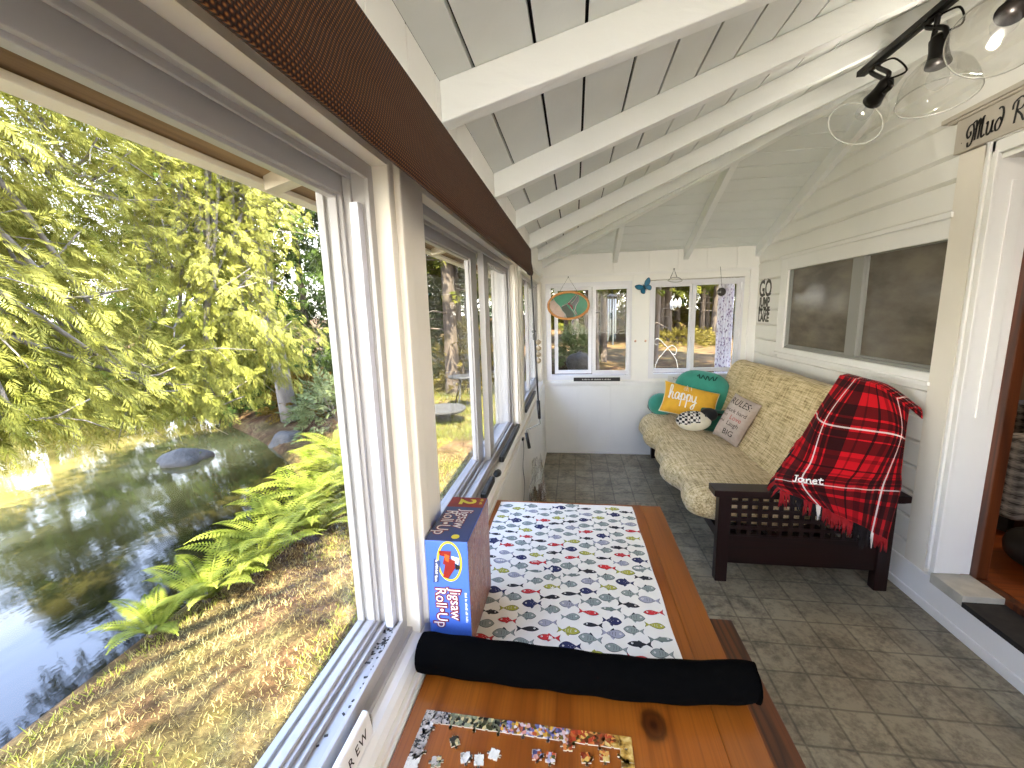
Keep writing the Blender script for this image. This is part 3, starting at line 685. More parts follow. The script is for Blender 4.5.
# ================================================================== JIGSAW PIECES
def piece_outline(w, h, tabs):
    """tabs for bottom,right,top,left: 1 knob, -1 socket, 0 straight"""
    def edge(a, b_, t_):
        a, b_ = Vector(a), Vector(b_); d = b_-a; L = d.length; d.normalize(); n = Vector((d.y, -d.x))
        if t_ == 0: return [a]
        k = min(w, h)*.23; out = [a, a+d*(L/2-k*.45)+n*t_*(-.02*L)]
        for q in np.linspace(-2.3, 2.3, 7): out.append(a+d*(L/2+k*.62*math.sin(q))+n*t_*(k*.75-k*.62*math.cos(q)+k*.05))
        out.append(a+d*(L/2+k*.45)+n*t_*(-.02*L)); return out
    c_ = [Vector((-w/2, -h/2)), Vector((w/2, -h/2)), Vector((w/2, h/2)), Vector((-w/2, h/2))]; o = []
    for i in range(4): o += edge(c_[i], c_[(i+1) % 4], tabs[i])
    return o
def pzmat(name, cols, sc):
    t = NT(name); t.set(.35); f = t.noise(t.coord(kind='Object'), sc, 4, .65, .8)
    t.base(t.ramp(f, [(.33+.34*i/(len(cols)-1), hx(c_)) for i, c_ in enumerate(cols)])); return t.m
t = NT('puzzle_print'); t.set(.35); ge = t.new('ShaderNodeNewGeometry'); pos = ge.outputs['Position']; px_ = t.sep(pos)[0]
nz = t.noise(pos, 60, 4, .6, .5); n2 = t.noise(pos, 110, 3, .6, 1.0)
vo = t.new('ShaderNodeTexVoronoi'); vo.inputs['Scale'].default_value = 175; t.link(pos, vo.inputs['Vector']); vr = t.sep(vo.outputs['Color'])[0]
bark = t.ramp(nz, [(.3, hx('#6d6257')), (.5, hx('#b5a898')), (.7, hx('#d3c8ba'))])
bark = t.mix(t.ramp(n2, [(.54, 0.0), (.57, 1.0)]), bark, hx('#15120e'))
fl1 = t.ramp(vr, [(.0, hx('#151309')), (.3, hx('#39391a')), (.5, hx('#8f8f6a')), (.75, hx('#191509')), (.95, hx('#c9b27a'))])
fl2 = t.ramp(vr, [(.0, hx('#2a2a14')), (.22, hx('#6f6a9a')), (.4, hx('#d9cbc2')), (.6, hx('#c2542a')), (.75, hx('#3e4219')), (.9, hx('#d9a23a'))])
fl3 = t.ramp(vr, [(.0, hx('#4a2a10')), (.3, hx('#b04020')), (.55, hx('#3f471c')), (.75, hx('#c7622c')), (.95, hx('#caa04c'))])
gold = t.ramp(nz, [(.32, hx('#5c3f12')), (.5, hx('#b98d3c')), (.68, hx('#dcc07a'))])
for e_ in (vo,): pass
x1_ = t.math('ADD', px_, t.math('MULTIPLY', t.math('SUBTRACT', nz, .5), .08))
sel = lambda c_, d, x0_: t.mix(t.math('GREATER_THAN', x1_, x0_), c_, d)
c = sel(bark, fl1, -.225); c = sel(c, fl2, -.13); c = sel(c, fl3, -.02); c = sel(c, gold, .055); t.base(c)
PZ = {k: t.m for k in ('bark', 'leaf', 'lilac', 'pink', 'red', 'gold')}
PZ['white'] = pzmat('print_pale', ['#cfc4ac', '#e6dcc8', '#ab9d84'], 60)
cardb = simple('piece_card', '#c8b9a0', .8)
def piece(x, y, w, h, tabs, ang, mat, label, group, z=ZT+.0002):
    o = piece_outline(w, h, tabs); ca, sa = math.cos(ang), math.sin(ang); b = M(); n = len(o)
    q = [(x+u.x*ca-u.y*sa, y+u.x*sa+u.y*ca) for u in o]
    b.add([(a, c_, z) for a, c_ in q]+[(a, c_, z+.0021) for a, c_ in q], [tuple(range(n))[::-1]]+[(i, (i+1) % n, n+(i+1) % n, n+i) for i in range(n)], 1)
    b.add([(a, c_, z+.0021) for a, c_ in q], [tuple(range(n))], 0)
    ob = b.build('jigsaw_piece', [PZ[mat], cardb], fixn=False); return tag(ob, label, 'jigsaw piece', group)
ORD = ['first', 'second', 'third', 'fourth', 'fifth', 'sixth', 'seventh', 'eighth', 'ninth', 'tenth', 'eleventh', 'twelfth', 'thirteenth', 'fourteenth', 'fifteenth', 'sixteenth', 'seventeenth', 'eighteenth']
nT = 17; xa, xb = -.273, .093; wp = (xb-xa)/nT; hp = .022
tm = ['bark', 'bark', 'leaf', 'bark', 'leaf', 'leaf', 'bark', 'lilac', 'lilac', 'pink', 'pink', 'gold', 'red', 'red', 'red', 'gold', 'gold']
for i in range(nT):
    tl_ = 0 if i == 0 else (1 if i % 2 else -1); tr_ = 0 if i == nT-1 else (1 if i % 2 else -1)*-1*-1
    tr_ = 0 if i == nT-1 else (-1 if (i+1) % 2 else 1)
    lab = 'flower print edge piece, %s along the assembled far puzzle edge from the bark corner' % ORD[i]
    if i == 0: lab = 'grey bark corner piece of the assembled puzzle border'
    if i == nT-1: lab = 'golden corner piece of the assembled puzzle border'
    tb_ = (1, -1)[i % 2] if 0 < i < nT-1 else (1 if i == 0 else -1)
    piece(xa+wp*(i+.5), .6225-.0004*i, wp-.0003, hp, (tb_, tr_, 0, tl_), -.02, tm[i], lab, 'assembled puzzle border')
for k in range(5):
    piece(-.2625-.0006*k, .6015-.0205*(k), .0215, .0202, (1 if k % 2 == 0 else -1, (1, -1)[k % 2], -1 if k % 2 == 0 else 1, 0), 0, ('bark', 'bark', 'bark', 'white', 'bark')[k], 'bark print edge piece, %s down from the bark corner of the puzzle border' % ORD[k], 'assembled puzzle border')
    piece(.0825, .5945-.0205*k, .0205, .0202, (1 if k % 2 == 0 else -1, 0, -1 if k % 2 == 0 else 1, (1, -1)[k % 2]), 0, 'gold', 'golden print edge piece, %s down from the golden corner of the puzzle border' % ORD[k], 'assembled puzzle border')
loose = [(-.205, .584, .5, 'leaf', 'loose black and white jigsaw piece nearest the bark corner'), (-.226, .548, .2, 'leaf', 'loose dark jigsaw piece lying nearest the bark side of the border'),
         (-.180, .560, .3, 'white', 'loose cream jigsaw piece, first of the pale trio'), (-.157, .559, .15, 'white', 'loose cream jigsaw piece in the middle of the pale trio'), (-.134, .571, -.2, 'white', 'loose cream jigsaw piece, last of the pale trio toward the flowers'),
         (-.064, .579, .1, 'pink', 'loose pink and white flower jigsaw piece of a joined couple'), (-.041, .577, -.1, 'leaf', 'loose dark leafy jigsaw piece touching the pink flower piece'),
         (-.014, .600, .05, 'red', 'loose red jigsaw piece just under the flower edge'), (.016, .584, .1, 'red', 'loose red and green jigsaw piece beside the golden loose piece'), (.046, .590, .0, 'gold', 'loose golden jigsaw piece nearest the golden border')]
for k, (x, y, a, m, lab) in enumerate(loose): piece(x, y, .0155, .0165, [(1, -1, 1, -1), (-1, 1, -1, 1), (1, 1, -1, -1)][k % 3], a, m, lab, 'loose jigsaw pieces')

# ================================================================== SILL THINGS
sg = thing('block_sign', (-.342, .42, ZS), 'narrow white wooden block sign with black capitals leaning on the near window frame', 'sign')
b = M(); b.prism([(-.3485, ZS+.001), (-.332, ZS+.001), (-.3385, ZS+.039), (-.341, ZS+.041), (-.3485, ZS+.041)], lambda u, w, h: (u, .27+h, w), .281); b.build('block', white2, sg, bevel=.0015)
tl0 = Vector((-.0065, 0, .038)).normalized(); fs = Matrix(((0, tl0.x, tl0.z, -.3350), (1, 0, 0, .534), (0, tl0.z, -tl0.x, ZS+.0195), (0, 0, 0, 1)))
b = M(); cu_w = 0
for k, ch in enumerate('WERE'[::-1] if False else 'HEREW'): text_mesh(b, ch, .021, fs @ Matrix.Translation((-.085+k*.0185, -.0075, .0004)), 0, .0002)
b.build('lettering', simple('sign_black', '#3a302a', .7), sg, fixn=False)
b = M(); b.box(-.3475, -.3345, .5505, .552, ZS+.004, ZS+.034); b.build('worn_end', simple('worn_grey', '#8d867e', .8, var=.6, vscale=60), sg)
blk = simple('black_plastic', '#121110', .4)
def bar(y0, y1, x, label):
    r = thing('speaker_bar', (x, (y0+y1)/2, ZS), label, 'black bar')
    b = M(); b.box(x-.011, x+.011, y0, y1, ZS+.001, ZS+.026); b.build('housing', blk, r, bevel=.003)
    b = M(); b.box(x-.006, x+.006, y0+.01, y1-.01, ZS+.026, ZS+.028); b.build('top_groove', simple('bar_grey', '#33302c', .6), r)
bar(1.83, 2.42, -.337, 'long black bar on the window stool beneath the middle window')
bar(1.43, 1.60, -.335, 'short black bar on the window stool behind the puzzle box')
bar(2.80, 3.50, -.337, 'long black bar on the window stool beneath the narrow far window')
r = thing('dark_stone', (-.325, 1.665, ZS), 'smooth black pebble on the window stool between the two black bars', 'pebble')
b = M(); nu, nv = 12, 16
b.grid([[(-.325+.016*math.sin(PI*i/nu)*math.cos(2*PI*j/nv)*(1+.1*math.sin(3*j)), 1.665+.034*math.sin(PI*i/nu)*math.sin(2*PI*j/nv), ZS+.013-.0125*math.cos(PI*i/nu)) for j in range(nv)] for i in range(nu+1)], 0, cv=True); b.build('pebble_body', blk, r)
b = M(); b.tube(catmull([(-.329, 1.66, ZS+.025), (-.327, 1.672, ZS+.0265), (-.323, 1.68, ZS+.0255)]), .0012, 6); b.build('vein', simple('stone_vein', '#4a4642', .5), r)

# ================================================================== ROLLER SHADE (VALANCE) WITH CRANK
t = NT('woven_brown'); t.set(.75, 0, .25); co = t.coord(); sp = t.sep(co); PW = .0054
wy = t.math('DIVIDE', sp[1], PW); wz = t.math('DIVIDE', sp[2], PW*.62)
row = t.math('FLOOR', wz); wy2 = t.math('ADD', wy, t.math('MULTIPLY', row, .5))
fx = t.math('ABSOLUTE', t.math('SUBTRACT', t.math('FRACT', t.math('ADD', wy2, 900.0)), .5)); fz = t.math('ABSOLUTE', t.math('SUBTRACT', t.math('FRACT', t.math('ADD', wz, 900.0)), .5))
kn = t.math('ADD', t.math('MULTIPLY', fx, fx), t.math('MULTIPLY', fz, fz))
c = t.ramp(kn, [(.0, hx('#94622f')), (.07, hx('#532a10')), (.18, hx('#180904'))]); nz = t.noise(co, 90, 2)
c = t.mix(t.math('MULTIPLY', nz, .5), c, hx('#2b130a')); t.base(c); t.bump(t.math('SUBTRACT', .5, kn), .8, .003)
va = thing('roller_shade', (-.25, .6, 1.645), 'dark brown woven roller shade rolled up above the side windows', 'roller shade')
pr = [(-.31, 1.782), (-.224, 1.782), (-.22, 1.779), (-.2185, 1.715), (-.2145, 1.692), (-.2115, 1.672), (-.2125, 1.656), (-.217, 1.6465), (-.225, 1.6495), (-.236, 1.6585), (-.246, 1.6675), (-.252, 1.6725), (-.256, 1.69), (-.31, 1.74)]
b = M(); ny = 90; ya, yb_ = -1.3, 2.236
Pp = [[(x, ya+(yb_-ya)*j/ny, z) for x, z in pr] for j in range(ny+1)]
b.grid(Pp, 0, cv=True); n = len(pr); b.add(Pp[-1], [tuple(range(n))], 0); b.add(Pp[0], [tuple(range(n))[::-1]], 0); b.build('fabric', t.m, va)
b = M(); b.tube([(-.228, 2.225, 1.666), (-.228, 2.262, 1.666)], [.016, .016], 14); b.tube([(-.228, 2.262, 1.666), (-.228, 2.27, 1.658)], [.012, .006], 10); b.build('end_cap', blk, va, bevel=0)
b = M(); b.tube([(-.225, 2.268, 1.655), (-.222, 2.262, 1.60), (-.205, 2.25, 1.15), (-.197, 2.245, .965)], .0045, 8); cr = b.build('crank_rod', blk, va)
b = M(); b.tube([(-.1975, 2.245, .985), (-.193, 2.243, .885)], [.0095, .0085], 10); b.build('rod_grip', blk, cr)
b = M(); b.tube([(-.193, 2.243, .89), (-.190, 2.243, .857), (-.195, 2.243, .852), (-.262, 2.243, .82), (-.267, 2.243, .812), (-.266, 2.243, .80)], .0028, 8); b.build('crank_arm', simple('steel_grey', '#77736c', .35, .8), cr)
b = M(); b.tube([(-.267, 2.243, .802), (-.252, 2.243, .714)], [.0085, .0095], 10); b.build('crank_grip', blk, cr)
# strap and bag below the sill
st = thing('hanging_strap', (-.295, 2.32, .2), 'thin black strap hanging from the window stool beyond the table', 'strap')
b = M(); b.grid([[(-.296+.004*math.sin(k*.8), 2.312+q, .74-.56*k/20) for q in (0, .016)] for k in range(21)], 0); b.grid([[(-.2975+.004*math.sin(k*.8), 2.312+q, .74-.56*k/20) for q in (0, .016)] for k in range(21)], 0); b.build('webbing', blk, st)
b = M(); b.box(-.303, -.291, 2.308, 2.332, .735, .75); b.build('clip', blk, st, bevel=.002)
t = NT('clear_plastic'); t.n.remove(t.b); tr = t.new('ShaderNodeBsdfTransparent'); gl = t.new('ShaderNodeBsdfGlossy'); gl.inputs['Roughness'].default_value = .15; di = t.new('ShaderNodeBsdfDiffuse'); di.inputs[0].default_value = (.6, .58, .55, 1)
m1 = t.new('ShaderNodeMixShader'); m1.inputs[0].default_value = .35; m2 = t.new('ShaderNodeMixShader'); m2.inputs[0].default_value = .35
t.link(gl.outputs[0], m1.inputs[1]); t.link(di.outputs[0], m1.inputs[2]); t.link(tr.outputs[0], m2.inputs[1]); t.link(m1.outputs[0], m2.inputs[2]); t.link(m2.outputs[0], t.out.inputs[0])
bg = thing('plastic_bag', (-.225, 2.55, 0), 'crumpled clear plastic bag of kindling on the floor by the window wall', 'bag')
b = M(); nu, nv = 14, 20; R_ = np.random.RandomState(5); P = []
for i in range(nu+1):
    h = i/nu; s_ = 1.0-.55*h**2; row = []
    for j in range(nv):
        a = 2*PI*j/nv; k = 1+.16*R_.randn()*(.4+h); row.append((-.235+.062*s_*k*math.cos(a), 2.55+.16*s_*k*math.sin(a), .002+.52*h+.02*R_.randn()*h))
    P.append(row)
b.grid(P, 0, cv=True, smooth=False); b.build('plastic_film', t.m, bg)
b = M()
for k in range(26):
    x, y = -.235+R_.uniform(-.03, .03), 2.55+R_.uniform(-.09, .09); b.tube([(x, y, .004), (x+R_.uniform(-.015, .015), y+R_.uniform(-.05, .05), .25+.12*R_.rand())], .007, 5)
kd = b.build('kindling', simple('kindling_brown', '#5a3d26', .8, var=.4, vscale=20), bg); kd['kind'] = 'stuff'
# ================================================================== FUTON FRAME
mah = wood('mahogany', hx('#1f0907'), hx('#140605'), hx('#080302'), 'X', .35, 6, spec=.3); mahZ = wood('mahogany_upright', hx('#1f0907'), hx('#140605'), hx('#080302'), 'Z', .35, 6, spec=.3)
fu = thing('futon', (1.15, 3.2, 0), 'dark mahogany futon frame with square lattice arms along the house wall', 'futon')
def arm(y0):
    r = None
    b = M(); b.prism([(.712, .497), (.712, .53), (1.612, .53), (1.612, .497), (1.58, .492), (.742, .492)], lambda u, w, h: (u, y0-.03+h, w), .105); r = b.build('arm', mah, fu, bevel=.003)
    for x in (.745, 1.515):
        b = M(); b.box(x, x+.06, y0, y0+.05, 0, .492); b.build('leg', mahZ, r, bevel=.003)
    b = M(); b.box(.805, 1.515, y0+.014, y0+.034, .105, .262)
    nc = 14; w = .71/nc
    for i in range(nc+1):
        x = .805+w*i; b.box(max(.805, x-.0095), min(1.515, x+.0095), y0+.018, y0+.030, .255, .478)
    for j in range(6):
        z = .262+.0455*j; b.box(.805, 1.515, y0+.016, y0+.032, z-.0095, z+.0095)
    b.build('lattice_panel', mah, r, bevel=0)
for y0 in (2.20, 4.145): arm(y0)
b = M(); b.box(.76, .80, 2.25, 4.145, .215, .275); b.build('front_rail', mah, fu, bevel=.004)
b = M(); b.box(1.30, 1.335, 2.25, 4.145, .18, .25); b.build('rear_rail', mah, fu, bevel=.004)
for k in range(7):
    x = .81+.075*k; b = M(); b.box(x, x+.05, 2.26, 4.14, .250-.010*k, .268-.010*k); b.build('seat_slat', mah, fu, bevel=.002)

# mattress: folded pad with its own piping and puckers
t = NT('tweed_cover'); t.set(.9, 0, .2); t.b.inputs['Sheen Weight'].default_value = .15
uv_ = t.coord((1, .07, 1)); f = t.noise(uv_, 105, 3, .7); g = t.noise(t.coord((.12, 1, .12)), 95, 2); h = t.noise(t.coord(), 6, 3)
mixf = t.math('ADD', t.math('MULTIPLY', f, .65), t.math('MULTIPLY', g, .35))
c = t.ramp(mixf, [(.34, hx('#80683e')), (.44, hx('#bca577')), (.53, hx('#dcc798')), (.66, hx('#eeddb9'))])
c = t.mix(t.math('MULTIPLY', t.ramp(h, [(.4, 0.0), (.7, 1.0)]), .2), c, hx('#b09c6c')); t.base(c); t.bump(mixf, .5, .003); tweed = t.m
mt = thing('futon_mattress', (1.1, 3.2, .28), 'beige tweed futon mattress folded into a seat and backrest', 'mattress')
def pad(profile, y0, y1, name, amp, seed, parent, bulge=.0):
    R_ = np.random.RandomState(seed); pr = np.array([tuple(p) for p in catmull([(a, b_, 0) for a, b_ in profile]+[(profile[0][0], profile[0][1], 0)], 5)])[:-1, :2]
    c_ = pr.mean(0); ny = 96; P = []; ph = R_.rand(6)*6
    for j in range(ny+1):
        u = j/ny; y = y0+(y1-y0)*u
        e = min(u, 1-u)/.055; s_ = 1 if e >= 1 else math.sqrt(max(0, 1-(1-e)**2))*.35+.65
        if j in (0, ny): s_ = .45
        row = []
        for k, (x, z) in enumerate(pr):
            d = np.array((x, z))-c_; fr_ = 1+amp*(.6*math.sin(u*9.2+ph[0]+k*.12)+.4*math.sin(u*23+ph[1]-k*.3)+.25*math.sin(u*41+ph[2]+k*.7))
            nx = math.exp(-((x-pr[:, 0].min())/.10)**2)*bulge*(.5+.5*math.sin(u*14.2+ph[3])+.35*math.sin(u*31+ph[4]))
            q = c_+d*s_*fr_; row.append((q[0]-nx, y, q[1]-nx*.05))
        P.append(row)
    b = M(); b.grid(P, 0, cv=True); n = len(pr); b.add(P[-1], [tuple(range(n))], 0, smooth=True); b.add(P[0], [tuple(range(n))[::-1]], 0, smooth=True)
    return b.build(name, tweed, parent)
seat = pad([(.628, .375), (.640, .435), (.69, .475), (.79, .488), (.95, .468), (1.10, .438), (1.22, .420), (1.30, .39), (1.27, .30), (1.10, .278), (.90, .288), (.74, .300), (.655, .325)], 2.262, 4.14, 'seat_pad', .012, 3, mt, .05)
back = pad([(1.20, .42), (1.27, .54), (1.335, .70), (1.39, .85), (1.43, .945), (1.475, .985), (1.54, .98), (1.575, .92), (1.55, .77), (1.48, .56), (1.40, .39), (1.32, .335), (1.23, .36)], 2.262, 4.14, 'back_pad', .010, 8, mt)
b = M(); b.prism([(1.40, .36), (1.46, .36), (1.625, .94), (1.585, .95)], lambda u, w, h: (u, 2.3+h, w), .05); b.prism([(1.40, .36), (1.46, .36), (1.625, .94), (1.585, .95)], lambda u, w, h: (u, 4.05+h, w), .05); b.box(1.59, 1.625, 2.3, 4.1, .88, .935)
b.build('back_support', mah, fu, bevel=.003)

# ================================================================== CUSHIONS
def cushion(b, W, H, T, mx, mat=0, n=22, pinch=.06, sag=0.0):
    rows = []
    def sh(u, v, s_):
        e = (1-abs(u)**3.2)*(1-abs(v)**3.2); t_ = T/2*max(0, e)**.55
        x = u*W/2*(1-pinch*(1-v*v)); y = v*H/2*(1-pinch*(1-u*u)); return mx @ Vector((x, y, s_*t_+sag*(u*u)*H))
    for s_ in (1, -1):
        b.grid([[sh(-1+2*i/n, -1+2*j/n, s_) for j in range(n+1)] for i in range(n+1)], mat)
    return lambda x, y: T/2*max(0, (1-abs(2*x/W)**3.2)*(1-abs(2*y/H)**3.2))**.55
teal = simple('teal_plush', '#35917f', .9, var=.15, vscale=9, bump=.3, bscale=90, sheen=.5)
gp = thing('green_pillow', (1.10, 3.98, .50), 'large teal green plush pillow with stitched ripples at the far futon end', 'pillow')
m1 = frame((1.135, 3.97, .695), (.96, -.25, -.16), (.10, .28, .95))
b = M()
b.grid([[m1 @ Vector((.235*math.sin(PI*i/20)**.8*math.copysign(abs(math.cos(2*PI*j/28))**.75, math.cos(2*PI*j/28)), .205*math.sin(PI*i/20)**.8*math.copysign(abs(math.sin(2*PI*j/28))**.75, math.sin(2*PI*j/28)), .075*math.cos(PI*i/20))) for j in range(28)] for i in range(21)], 0, cv=True); b.build('cover', teal, gp)
b = M(); b.tube([m1 @ Vector((-.06+.16*k/14, .135+.022*math.sin(k*1.9), .067+.004*math.cos(k))) for k in range(15)], .006, 6)
b.build('stitched_ripple', simple('teal_dark', '#0f4a3f', .9), gp)
gb = thing('green_bolster', (.79, 4.02, .48), 'small rounded teal bolster behind the yellow cushion at the far arm', 'pillow')
m2 = frame((.80, 4.03, .575), (.95, -.2, .0), (.05, .25, .97))
b = M(); b.grid([[m2 @ Vector((.115*math.sin(PI*i/16)**.7*math.cos(2*PI*j/24), .105*math.sin(PI*i/16)**.7*math.sin(2*PI*j/24), .07*math.cos(PI*i/16))) for j in range(24)] for i in range(17)], 0, cv=True); b.build('cover', teal, gb)
b = M(); b.tube([m2 @ Vector((.113*math.cos(a), .103*math.sin(a), 0)) for a in np.linspace(0, 2*PI, 40)], .003, 6); b.build('seam', simple('teal_dark', '#0f4a3f', .9), gb)
gt = thing('green_neck_pillow', (1.12, 3.62, .45), 'dark teal cushion on the seat between the bird plush and the tan cushion', 'pillow')
m3 = frame((1.125, 3.63, .530), (.9, -.3, -.1), (-.05, .35, .95)); b = M(); cushion(b, .20, .20, .09, m3); b.build('cover', simple('teal_deep', '#175c4c', .9, var=.15, sheen=.4), gt)
b = M(); b.tube([m3 @ Vector((.09*math.cos(a), .09*math.sin(a), .0)) for a in np.linspace(0, 2*PI, 40)], .003, 6); b.build('seam', simple('teal_dark', '#0f4a3f', .9), gt)
yc = thing('yellow_cushion', (.98, 3.80, .47), 'mustard yellow cushion with white cursive lettering leaning on the teal pillow', 'cushion')
my = frame((.985, 3.765, .652), (.965, -.10, -.25), (.16, .55, .80)); b = M(); zf = cushion(b, .47, .30, .15, my, pinch=.09)
b.build('cover', simple('mustard_cotton', '#e8b136', .85, var=.06, vscale=20, bump=.3, bscale=300, bdist=.001), yc)
b = M(); pr = []
for u, v in [(-1+2*i/16, -1) for i in range(16)]+[(1, -1+2*i/12) for i in range(12)]+[(1-2*i/16, 1) for i in range(16)]+[(-1, 1-2*i/12) for i in range(13)]:
    pr.append(my @ Vector((u*.235*(1-.09*(1-v*v)), v*.15*(1-.09*(1-u*u)), 0)))
b.tube(pr, .0045, 6); b.build('piping', simple('cream_piping', '#ebe3cd', .85), yc)
b = M(); wh = simple('white_stitch', '#f2efe8', .8); sz = .075
script(b, 'happy', sz, my @ Matrix.Translation((-.19, -.035, .0025)), pen=.115, curve=lambda x, y: zf(x-.19, y-.035))
script(b, 'oh', .036, my @ Matrix.Translation((-.08, .062, .0025)), pen=.07, curve=lambda x, y: zf(x-.08, y+.062))
script(b, '!', .036, my @ Matrix.Translation((-.022, .062, .0025)), pen=.12, curve=lambda x, y: zf(x-.022, y+.062))
b.build('lettering', wh, yc, fixn=False)
tn = thing('tan_cushion', (1.21, 3.28, .44), 'tan linen cushion with printed motto standing against the futon backrest', 'cushion')
mtn = frame((1.205, 3.30, .615), (.56, -.72, -.28), (.40, -.02, .88)); b = M(); zt = cushion(b, .215, .36, .14, mtn, pinch=.04)
b.build('cover', simple('tan_linen', '#b8a99c', .9, var=.08, vscale=40, bump=.3, bscale=400, bdist=.001), tn)
b = M(); brn = simple('print_brown', '#241713', .8); pnk = simple('print_rose', '#a5443f', .8)
def ptxt(s_, y, size, m, x=0, sq=.9):
    bb = M(); text_mesh(bb, s_, size, Matrix.Translation((x, y, 0)), 0, .0001, squash=sq)
    b.add([mtn @ Vector((p[0], p[1], zt(p[0], p[1])+.003+p[2])) for p in bb.v], bb.f, m)
for args in (('RULES:', .105, .068, 0, 0, .8), ('work hard', .045, .043, 0, 0), ('and', .005, .032, 0, -.065), ('Love', -.005, .05, 1, .025), ('and', -.045, .032, 0, -.065), ('Laugh', -.052, .048, 0, .025, .8), ('BIG', -.125, .06, 0, .02)):
    b = M(); ptxt(*args); b.build('printed_word', [brn, pnk], tn, fixn=False)

# loon plush
ln = thing('loon_plush', (.97, 3.52, .47), 'plush loon with black and white checkered back and black head on the seat', 'plush toy')
ml = frame((.955, 3.51, .552), (.93, -.16, .02), (.15, .93, .20))
t = NT('loon_check'); t.set(.9); sp = t.sep(t.coord()); ck = t.new('ShaderNodeTexChecker'); ck.inputs['Scale'].default_value = 52; ck.inputs[1].default_value = c4(hx('#0d0c10')); ck.inputs[2].default_value = c4(hx('#dcd8d0')); t.link(t.coord((1, .45, 1), rot=(0, 0, .4)), ck.inputs[0]); t.base(ck.outputs[0]); loonck = t.m
cream = simple('loon_cream', '#dcd5bc', .9, var=.08, vscale=20, sheen=.3); lblk = simple('loon_black', '#08080a', .9, sheen=.1)
def egg(b, mx, a, b_, c_, mat=0, n=18, m_=24, sel=None):
    P = [[mx @ Vector((a*math.cos(PI*i/n), b_*math.sin(PI*i/n)*math.cos(2*PI*j/m_), c_*math.sin(PI*i/n)*math.sin(2*PI*j/m_))) for j in range(m_)] for i in range(n+1)]
    s0 = len(b.f); b.grid(P, mat, cv=True)
    if sel:
        for k in range(s0, len(b.f)):
            i, j = divmod(k-s0, m_); b.mi[k] = sel(math.cos(PI*(i+.5)/n), math.sin(2*PI*(j+.5)/m_), math.cos(2*PI*(j+.5)/m_))
b = M(); egg(b, ml, .135, .085, .082, 0, sel=lambda u, w, v: 1 if (u < .35 and (w*1.0+v*.6) > -.35+u*.5) else 0); b.build('body', [cream, loonck], ln)
mh = ml @ Matrix.Translation((.115, .03, .045)); b = M(); egg(b, mh, .068, .058, .055); b.build('head', lblk, ln)
b = M(); b.tube([ml @ Vector(q) for q in ((.092+.006*math.cos(a), .048*math.cos(a)+.018, .045*math.sin(a)+.035) for a in np.linspace(0, 2*PI, 24))], .007, 6); b.build('neck_band', lblk, ln)
b = M(); b.tube([mh @ Vector((.045, .0, .0)), mh @ Vector((.085, .02, -.006)), mh @ Vector((.115, .03, -.012))], [.014, .009, .002], 8); b.build('beak', lblk, ln)

# ================================================================== PLAID BLANKET
CP = np.array([[[1.392, 2.44, 1.085], [1.437, 2.37, 1.072], [1.495, 2.29, 1.048], [1.560, 2.19, 0.965]],
 [[1.262, 2.36, 0.924], [1.275, 2.28, 0.886], [1.470, 2.17, 0.872], [1.522, 2.14, 0.852]],
 [[1.125, 2.30, 0.712], [1.184, 2.20, 0.690], [1.380, 2.135, 0.680], [1.512, 2.125, 0.68]],
 [[1.020, 2.24, 0.580], [1.120, 2.145, 0.598], [1.326, 2.122, 0.593], [1.514, 2.118, 0.584]],
 [[1.006, 2.15, 0.550], [1.191, 2.124, 0.487], [1.327, 2.120, 0.417], [1.483, 2.118, 0.335]]])
def cr_eval(A, t_):
    n = len(A)-1; x = min(max(t_, 0), .99999)*n; i = int(x); f = x-i
    a, b_, c_, d = A[max(i-1, 0)], A[i], A[i+1], A[min(i+2, n)]
    return .5*((2*b_)+(c_-a)*f+(2*a-5*b_+4*c_-d)*f*f+(3*b_-a-3*c_+d)*f**3)
def bl(u, v):
    p = cr_eval(np.array([cr_eval(CP[i], u) for i in range(5)]), v).copy()
    fold = math.sin(u*17+v*2.2)*.008*v+math.sin(u*31-v*3)*.004*v; p[1] -= abs(fold)*1.0+.004; p[0] += fold*.5; p[2] += .003*math.sin(u*9+v*7)*v; return p
t = NT('plaid_wool'); t.set(.95, 0, .15); t.b.inputs['Sheen Weight'].default_value = .1
uvn = t.new('ShaderNodeUVMap'); s3 = t.sep(uvn.outputs[0])
def bandmask(x, segs, period=None):
    """sum of soft boxes centre, half width"""
    out = None
    for ctr, hw in segs:
        d = t.math('ABSOLUTE', t.math('SUBTRACT', x, ctr)); k = t.math('LESS_THAN', d, hw)
        out = k if out is None else t.math('MAXIMUM', out, k)
    return out
u_, v_ = s3[0], s3[1]
ub = bandmask(u_, [(.17, .045), (.245, .018), (.345, .018), (.42, .045), (.60, .008), (.745, .018), (.80, .02), (.875, .02), (.955, .03)])
ub2 = bandmask(u_, [(.05, .02), (.52, .006), (.68, .02)]); vb = bandmask(v_, [(.06, .025), (.185, .03), (.245, .018), (.315, .018), (.375, .035), (.53, .008), (.66, .03), (.71, .015), (.80, .02), (.87, .03)]); vb2 = bandmask(v_, [(.45, .012), (.60, .012), (.97, .02)])
uw = bandmask(u_, [(.295, .0055), (.838, .0055)]); vw = bandmask(v_, [(.28, .0042), (.755, .0042)])
c = t.mix(t.math('MULTIPLY', vb, .80), hx('#c2101b'), hx('#0b0506')); c = t.mix(t.math('MULTIPLY', vb2, .45), c, hx('#0b0506')); c2 = t.mix(t.math('MULTIPLY', ub, .86), c, hx('#0a0506')); c2 = t.mix(t.math('MULTIPLY', ub2, .5), c2, hx('#0a0506'))
tw = t.noise(t.coord(), 320, 2); c2 = t.mix(t.math('MULTIPLY', tw, .25), c2, hx('#3a080a'))
